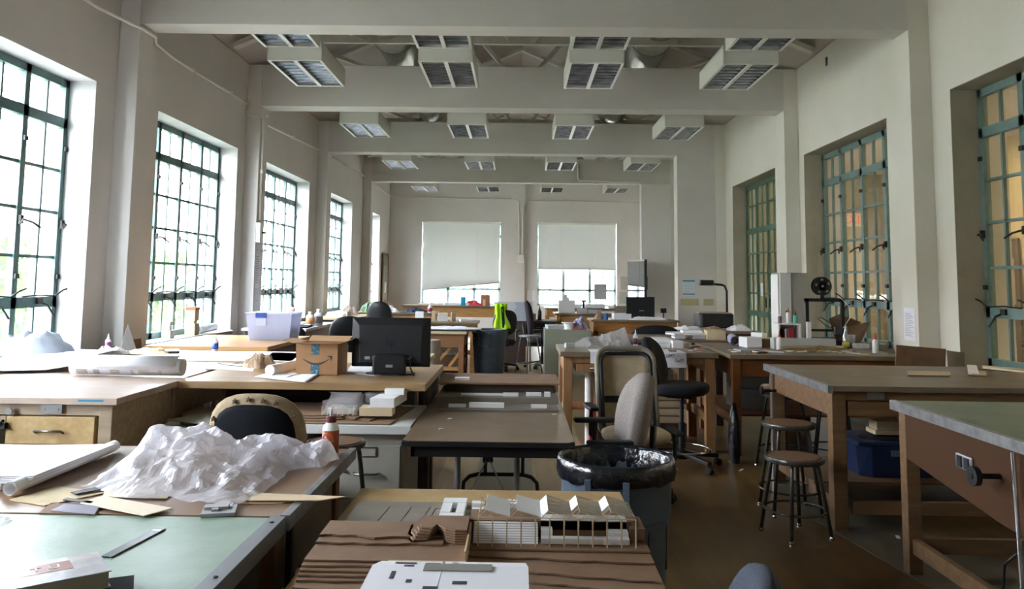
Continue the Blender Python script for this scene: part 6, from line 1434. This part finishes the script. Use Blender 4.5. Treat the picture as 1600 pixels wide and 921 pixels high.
def notice(label, wall, y_or_x, a0, a1, z0, z1, m=PAPER, lines=6, hdr=None, name='notice', qr=False):
    """paper on a wall facing -y (wall='f', plane y) or on the right wall (wall='r', plane x) or left ('l')"""
    t = thing(name, label, 'notice', (0, 0, 0)); w_, h_ = a1 - a0, z1 - z0
    t.location = {'f': (a0, y_or_x, z0), 'r': (y_or_x, a1, z0), 'l': (y_or_x, a0, z0)}[wall]; t.rotation_euler = (0, 0, {'f': 0, 'r': -pi / 2, 'l': pi / 2}[wall])
    G().box(0, w_, -.002, -.0004, 0, h_).build('sheet', m, t)
    g = G()
    for k in range(lines): g.box(w_ * .12, w_ * (.6 + .28 * ((k * 7) % 3) / 2), -.0028, -.002, h_ * (.84 - .74 * k / max(lines, 1)) - h_ * .018, h_ * (.84 - .74 * k / max(lines, 1)))
    if lines: g.build('lines', INKL, t)
    if hdr: G().box(0, w_, -.003, -.002, h_ * .9, h_).build('header', hdr, t); G().box(0, w_, -.003, -.002, h_ * .06, h_ * .14).build('footer', hdr, t)
    return t
notice('blue-headed notice on the right pillar above the beige switch plates', 'f', 15.168, 3.07, 3.30, 1.33, 1.62, hdr=mat('blue_header', '#3d8aa8', .5), lines=4, m=mat('pale_notice', '#c9d3d8', .6))
for lab, a, b in (('wide beige switch plate under the blue-headed notice', 3.03, 3.37), ('narrower beige switch plate to the right of the wide one', 3.46, 3.64)):
    t = thing('switch_plate', lab, 'switch plate', (a, 15.168, 1.15)); G().box(0, b - a, -.012, 0, 0, .12).build('plate', mat('almond', '#b8ad84', .5), t, bevel=.003)
    for k in range(4 if b - a > .2 else 2): G().box(.04 + k * .075, .055 + k * .075, -.02, -.012, .04, .08).build('switch', mat('almond', '#b8ad84', .5), t)
notice('typed white notice on the pier between the two big right windows', 'r', 3.698, 7.57, 7.79, 1.04, 1.345, lines=14)
notice('upper of two diagram sheets on the end wall left of the television', 'f', FAR_Y - .002, 2.98, 3.24, 1.35, 1.75, lines=3, m=mat('grey_sheet', '#b9b9b5', .6))
notice('lower of two diagram sheets on the end wall left of the television', 'f', FAR_Y - .002, 2.95, 3.35, .95, 1.30, lines=2, m=mat('grey_sheet', '#b9b9b5', .6))
notice('left one of two small papers on the end wall by the right window', 'f', FAR_Y - .002, .22, .33, 1.0, 1.30, lines=0); notice('right one of two small papers on the end wall by the right window', 'f', FAR_Y - .002, .36, .47, 1.0, 1.30, lines=0)
notice('long typed sheet pinned to the left pier between second and third windows', 'l', -3.698, 11.17, 11.38, 1.42, 1.95, lines=12)
notice('lower paper with a pink tag on the left pier between second and third windows', 'l', -3.698, 11.2, 11.42, 1.12, 1.40, lines=2, m=mat('dim_paper', '#cfcfd4', .6))
notice('blank paper on the left pier just below the white switch box', 'l', -3.698, 11.17, 11.42, 1.97, 2.04, lines=0)
# tall framed board leaning in the far left corner
t = thing('framed_board', 'tall narrow wood-framed board leaning in the far left corner', 'board', (-3.86, 22.5, 1.0), radians(0))
G().box(0, .03, 0, .06, 0, 1.32).build('frame_side', WOODT, t); G().box(0, .03, .84, .90, 0, 1.32).build('frame_side', WOODT, t); G().box(0, .03, .06, .84, 1.26, 1.32).build('frame_rail', WOODT, t); G().box(.01, .02, .06, .84, 0, 1.26).build('panel', mat('dull_panel', '#8f8a78', .7), t); G().box(.021, .023, .3, .6, .2, .5).build('pinned_paper', PAPER, t)
G().box(0, .03, 0, .9, -1.0, 0).build('support', WOODT, t)
# ================================================================== middle distance
Zf = .801
t = thing('presentation_board', 'large white board with a stepped grey half standing behind the far bin', 'board', (-.47, 15.4, .81)); G().box(0, .72, 0, .01, 0, .36).build('panel', mat('whiteboard', '#b9bcc0', .5), t); G().prism([(.36, 0), (.72, 0), (.72, .355), (.38, .355), (.42, .26), (.37, .2), (.41, .1)], .0105, .013, Matrix(((1, 0, 0, 0), (0, 0, -1, 0), (0, 1, 0, 0), (0, 0, 0, 1)))).build('grey_half', mat('pale_blue_grey', '#a2a7b2', .5), t); G().box(.1, .6, .011, .2, -.0, .012).build('foot', WOODT, t); G().box(.1, .6, 0, .2, -.81, -.002).build('trestle', DARKB, t)
# hi-vis vest draped
def vest():
    t = thing('safety_vest', 'bright yellow hi-vis vest hanging over a chair beside the far bin', 'vest', (-.32, 14.03, .73))
    def f(u, v):
        w_ = .055 + .09 * (1 - v) + .012 * sin(v * 9); x = (u - .5) * 2 * w_ + .05 * (1 - v) - .02; return (x, -.06 - .03 * sin(u * 11) - .03 * (1 - v), .44 * v + .02 * sin(u * 9) * (1 - v))
    G().grid(f, 18, 12).build('front_panel', HIVIS, t, smooth=True, solid=.004)
    G().grid(lambda u, v: ((u - .5) * .05 + .025 + .03 * (1 - v), -.105 - .01 * sin(v * 5), .03 + .36 * v), 4, 10).build('dark_trim', BLACKF, t, smooth=True, solid=.003)
    G().grid(lambda u, v: ((u - .5) * .22, .02, .2 + .24 * v), 4, 4).build('back_panel', HIVIS, t, smooth=True, solid=.004)
vest()
# things on far tables
def at(px, py, z, mn=None): return onz(px, py, z)
def small(name, label, cat, px, py, z, w_, d_, h_, m, rz=0.0, dy=0.0):
    q = onz(px, py, z); return block(name, label, cat, q.x, q.y + dy, z + .001, w_, d_, h_, m, rz)
block('drawing_mat', 'black mat with crumpled white drawings on the tan far table', 'mat', -1.15, 12.32, .801, 1.0, .5, .02, BLACKP)
crumple('crumpled_paper', 'crumpled white drawings on the black mat beside the far bin', 'paper', (-1.05, 12.35, .822), .42, .16, .05, PAPER, seed=41)
block('cardboard_sheet', 'big tan board slanting on the tan far table behind the crumpled drawings', 'board', -1.0, 12.78, .801, .8, .35, .012, MANILA, .08)
for i, (lab, x, h_, m, w_) in enumerate((('round white bowl-like model on the table strewn with white bits', -1.72, .16, FOAM, .14), ('tan wooden figure on the table strewn with white bits', -1.48, .17, MANILA, .06), ('white card box model on the table strewn with white bits', -1.32, .14, FOAM, .16), ('brown bottle-like block right of the white card box model', -1.14, .15, KRAFT, .07), ('low row of white bits at the right of the same far table', -.92, .04, FOAM, .22))):
    block('model_piece', lab, 'model', x, 13.9, .861, w_, .1, h_, m, .1 * i)
# on the end wall table
for lab, x, y, w_, d_, h_, m, rz, nm in (('upright sky-blue card box on the table under the crooked blind', -1.45, 20.7, .12, .12, .22, CYAN, .2, 'card_box'), ('rust-brown board piece leaning at the right end of the end wall table', -.88, 20.8, .24, .1, .28, mat('rust_board', '#a5694a', .7), 0, 'board_piece'),
                                 ('white foam slab at the right end of the end wall table', -.55, 20.75, .2, .2, .1, FOAM, .1, 'foam_offcut'), ('small tan post before the rust-brown board piece', -.90, 20.55, .06, .05, .16, BASS, 0, 'wood_post'), ('flat white stack in the middle of the end wall table', -1.6, 20.8, .6, .3, .06, FOAM, .05, 'paper_stack'), ('flat pinkish stack on the left of the end wall table', -2.3, 20.8, .6, .3, .04, mat('pinkish_paper', '#d8c4bc', .7), 0, 'paper_stack'), ('flat white sheet near the blue card box', -.25, 20.65, .3, .2, .03, PAPER, .3, 'paper_stack')):
    block(nm, lab, nm.split('_')[-1] if nm != 'paper_stack' else 'papers', x, y, .931, w_, d_, h_, m, rz)
crumple('red_cloth', 'red rumpled cloth beside the sky-blue card box', 'cloth', (-1.17, 20.75, .932), .24, .12, .16, mat('red_cloth', '#d13c4a', .7), seed=51)
# far left table
crumple('green_bag', 'lime green patterned bag on the far left light wood table', 'bag', (-3.1, 16.6, .901), .2, .15, .26, mat('lime_bag', '#8fb03a', .6, c2='#3f6b5a', scale=(14, 14, 14), lo=.4, hi=.5), seed=61, amp=.15)
crumple('pink_paper', 'pinkish crumpled paper beside the lime green bag', 'paper', (-3.28, 15.6, .882), .16, .2, .18, mat('pinkish_paper', '#d8c4bc', .7), seed=62)
crumple('dark_cloth', 'dark blue rumpled cloth on the far left light wood table', 'cloth', (-2.15, 16.55, .901), .28, .15, .12, mat('dark_blue_cloth', '#26304a', .9), seed=63)
crumple('white_cloth', 'pale rumpled cloth between the lime bag and the black chair', 'cloth', (-2.68, 16.65, .901), .18, .15, .14, PAPER, seed=64)
bottle('white and pink glue bottle at the right end of the far left table', (-1.83, 16.5, .901), .2, .05, cap=WHITEP, lab=mat('magenta_label', '#a23a68', .5))
# glue cans on the window table
for lab, px, h_, r, lm in (('left white plastic jug with an orange label on the table by the third window', 485, .20, .06, mat('orange_label', '#c98a5a', .5)), ('right white plastic jug with a grey label on the table by the third window', 498, .23, .06, mat('grey_label', '#8c8c94', .5))):
    q = ony(px, 495, 11.3 if px < 490 else 11.45); bottle(lab, (max(q.x, -3.3), q.y, .901), h_, r, cap=WHITEP, lab=lm, nozzle=False, name='plastic_jug')
bottle('dark-topped squeeze bottle on the sill of the third window', (-3.72, 13.4, SZ), .30, .045, cap=BLACKP, lab=mat('red_label', '#c04a3e', .5), name='squeeze_bottle') .location = (-3.98, 14.1, SZ)
block('portfolio', 'flat dark portfolio on the window table below the white jugs', 'portfolio', -3.1, 10.95, .901, .5, .5, .02, CHARC, .1)
block('paper_stack', 'white loose sheets on the window table behind the tub', 'papers', -3.4, 11.9, .901, .5, .6, .012, PAPER, .05)
for lab, x, y, w_, h_, m in (('pinkish flat box on the low light table along the left windows', -3.35, 15.0, .35, .08, mat('pinkish_paper', '#d8c4bc', .7)), ('white flat box nearer on the low light table along the left windows', -3.3, 14.5, .3, .06, FOAM)):
    block('flat_box', lab, 'box', x, y, .881, w_, .3, h_, m)
# honey table clutter
t = thing('mug', 'blue mug at the left end of the honey wooden table', 'mug', (1.52, 14.15, .911)); G().lathe([(0, .003), (.04, 0), (.045, .11), (.041, .11), (.036, .008), (0, .01)], n=24).build('cup', mat('blue_glaze', '#3c5a8c', .3), t, smooth='auto'); G().tube([(-.045, 0, .09), (-.075, 0, .08), (-.078, 0, .04), (-.045, 0, .025)], .006, 6).build('handle', mat('blue_glaze', '#3c5a8c', .3), t)
crumple('crumpled_paper', 'crumpled white prints spread before the dark monitor', 'paper', (2.25, 14.1, .911), .38, .08, .09, PAPER, seed=71)
block('paper_stack', 'stack of white printed sheets left of the dark monitor', 'papers', 1.82, 14.4, .911, .3, .4, .10, PAPER)
crumple('crumpled_paper', 'brown and white paper wad beside the blue mug', 'paper', (1.40, 14.3, .911), .08, .12, .14, KRAFT, seed=72)
G().tube([(0, .1, 0), (-.3, .3, 0), (-.678, .478, 0)], .02, 8).build('wall_arm', BLACKM, tv, smooth=True)
block('board_piece', 'grey-brown board standing behind the stack left of the monitor', 'board', 2.0, 14.82, .911, .5, .02, .22, CHIPG)
t = thing('camera', 'small black camera rig right of the dark monitor', 'camera', (2.55, 14.3, .912)); G().ob((0, 0, .16), (.10, .06, .08)).build('body', BLACKP, t); G().cyl((0, 0, 0), (0, 0, .13), .012).build('stand', BLACKM, t); G().lathe([(.05, 0), (.045, .012), (0, .014)], n=16).build('foot', BLACKM, t)
# projector table clutter
for lab, x, y, rx_, ry_, h_, m, sd in (('torn white and brown papers spilling over the left end of the projector table', 2.48, 11.9, .22, .2, .06, PAPER, 81), ('flat brown crumpled paper in the middle of the projector table', 2.85, 11.85, .22, .18, .05, KRAFT, 82), ('white crumpled paper at the right end of the projector table', 3.2, 11.85, .2, .18, .09, PAPER, 83)):
    crumple('crumpled_paper', lab, 'paper', (x, y, .881), rx_, ry_, h_, m, seed=sd)
# steel cabinet clutter
block('flat_box', 'long pale box on the left of the green-grey steel cabinet', 'box', .62, 13.9, .761, .3, .4, .06, FOAMG, .1)
t = thing('foam_model', 'white cylindrical foam piece on the green-grey steel cabinet', 'model', (.84, 13.75, .761)); G().cyl((0, 0, 0), (0, 0, .1), .085, n=24).build('drum', FOAM, t, smooth='auto'); G().lathe([(.0, .1), (.12, .1), (.12, .112), (0, .112)], n=24).build('disc', FOAM, t, smooth='auto')
crumple('rolled_prints', 'violet and white rolled prints at the right of the steel cabinet top', 'prints', (1.04, 13.95, .761), .16, .2, .20, mat('violet_paper', '#9c98b4', .6), seed=91)
block('red_tool', 'orange-red flat tool at the front right of the steel cabinet top', 'tool', 1.0, 13.55, .761, .25, .06, .02, REDP)
# small dark table behind the stool
bottle('black wine-like bottle on the dark small table down the aisle', (.40, 15.9, .801), .30, .04, body=BLACKP, cap=BLACKP, name='glass_bottle')
t = thing('jar', 'squat tan jar beside the black bottle down the aisle', 'jar', (.24, 15.85, .801)); G().lathe([(0, 0), (.09, 0), (.09, .12), (.06, .14), (0, .14)], n=20).build('body', mat('tan_jar', '#c9b48a', .5), t, smooth='auto')
crumple('crumpled_paper', 'grey-white papers at the left end of the dark small table down the aisle', 'paper', (-.02, 15.9, .801), .16, .12, .06, PAPER, seed=95)
# right end wall bench and grey-topped table clutter
foam_group('white foam tower model on the left end of the grey-topped far table', .82, 16.8, .921, [(0, .34, 0, .2, 0, .26), (.08, .22, 0, .15, .261, .32), (.11, .18, .02, .12, .321, .38)], m=mat('pale_foam', '#cfcfcc', .6))
foam_group('long grey foam model with a small dark tower on the grey-topped far table', 1.2, 16.7, .921, [(0, .2, 0, .2, 0, .10), (.22, .5, 0, .2, 0, .07)], m=FOAMG)
t = thing('microscope', 'small dark upright instrument on the grey-topped far table', 'instrument', (1.36, 17.1, .921)); G().box(-.04, .04, -.04, .04, 0, .10).build('base', BLACKM, t); G().box(-.02, .02, -.02, .02, .1, .22).build('column', BLACKM, t); G().box(-.05, .05, -.03, .03, .22, .26).build('head', BLACKM, t)
block('paper_stack', 'low pile of grey sheets on the right of the grey-topped far table', 'papers', 1.95, 16.9, .921, .5, .4, .03, PAPER, .05)
for k, (lab, x, w_, h_) in enumerate((('left heap of white sheets on the bench under the half raised blind', 1.3, .6, .08), ('middle heap of white sheets on the bench under the half raised blind', 1.95, .5, .10), ('right heap of white sheets on the bench under the half raised blind', 2.6, .5, .05))):
    block('paper_stack', lab, 'papers', x, 21.0, .901, w_, .4, h_, PAPER, .04 * k)
t = thing('small_sign_stand', 'small white tablet on a stand before the right end wall window', 'stand', (2.1, 20.9, .901)); G().box(-.16, .16, -.01, .01, .22, .62).build('tablet', mat('whiteboard', '#b9bcc0'), t); G().cyl((0, .02, 0), (0, .02, .3), .015).build('stem', STEEL, t); G().lathe([(.1, 0), (.09, .012), (0, .014)], n=18).build('foot', STEEL, t)
# under the tan far table: wooden frame pieces, tube, crumpled bag
t = thing('cardboard_tube', 'wide grey-tan cardboard drum standing behind the monitor desk', 'drum', (-.93, 9.6, 0)); G().cyl((0, 0, 0), (0, 0, .78), .12, n=28).build('drum', mat('drum_tan', '#a0958a', .7), t, smooth='auto'); t.location = (-1.15, 10.6, 0)
wf = thing('collapsed_easel', 'collapsed pale wooden frame with brackets under the tan far table', 'frame', (-1.35, 12.1, .25))
G().bar((0, 0, 0), (.46, 0, 0), .08, .05).build('rail', HONEYL, wf); G().bar((.05, .05, .0), (.32, .05, .30), .04).build('strut', HONEYL, wf); G().bar((.3, .02, .02), (.48, .02, .26), .04).build('strut', HONEYL, wf); G().box(0, .44, .03, .28, -.25, -.03).build('block_base', DARKB, wf)
crumple('plastic_bag', 'lilac-white crumpled bag under the tan far table', 'bag', (-1.07, 12.64, .42), .2, .16, .2, PAPER, seed=99)
block('wood_box', 'low brown box beneath the crumpled bag under the tan far table', 'box', -1.07, 12.64, 0, .38, .3, .418, CHIP)
# floor scraps
for lab, px, py, rz, L in (('white paper scrap on the floor right of the foot-ring chair caster', 1158, 735, 1.0, .09), ('thin white scrap on the floor in front of the tall black bag', 1148, 722, .1, .12), ('white scrap on the floor between the bin and the chair caster', 1052, 733, -.1, .08), ('pale scrap lying on the shelf corner under the grey-brown drafting table', 1345, 733, .5, .1), ('tiny tan scrap on the grey floor patch at the right', 1403, 840, 1.3, .06), ('white scrap on the tan floor strip behind the folding table', 862, 697, 0, .1)):
    q = onz(px, py, 0.002 if 'shelf' not in lab else .209); block('paper_scrap', lab, 'scrap', q.x, q.y, q.z, L, .022, .001, FOAM, rz)
# damaged plaster high on the right wall
t = thing('plaster_damage', 'chipped plaster patch high on the right wall under the ceiling', 'plaster damage', (3.897, 10.05, 4.40)); G().lathe([(0, .003), (.10, .002), (.16, 0)], n=11, M=Matrix.Rotation(-pi / 2, 4, 'Y')).build('bare_patch', mat('bare_plaster', '#d3d0c6', .9), t); G().box(-.006, -.001, -.03, .03, -.05, .06).build('hole', mat('dark_hole', '#3a342c', .9), t)

# small offcuts strewn on the two worn tables
random.seed(77)
_sc = [mat('scrap_a', '#d8d6d0', .7), MANILA, FOAMG, CHIP, PAPER]
for tx0, tx1, ty0, ty1, tz, lab, grp, n in ((.95, 1.8, 7.58, 7.95, ZQ, 'small paper or foam offcut strewn on the long worn table', 'offcuts on the long worn table', 16), (2.0, 3.5, 7.48, 7.85, ZQ, 'small paper or wood offcut strewn on the printer table', 'offcuts on the printer table', 26)):
    for k in range(n):
        block('table_offcut', lab, 'offcut', random.uniform(tx0, tx1), random.uniform(ty0, ty1), tz + .0045 + k * .0001, random.uniform(.03, .11), random.uniform(.015, .05), random.uniform(.002, .012), _sc[k % 5], random.uniform(0, 3), group=grp)
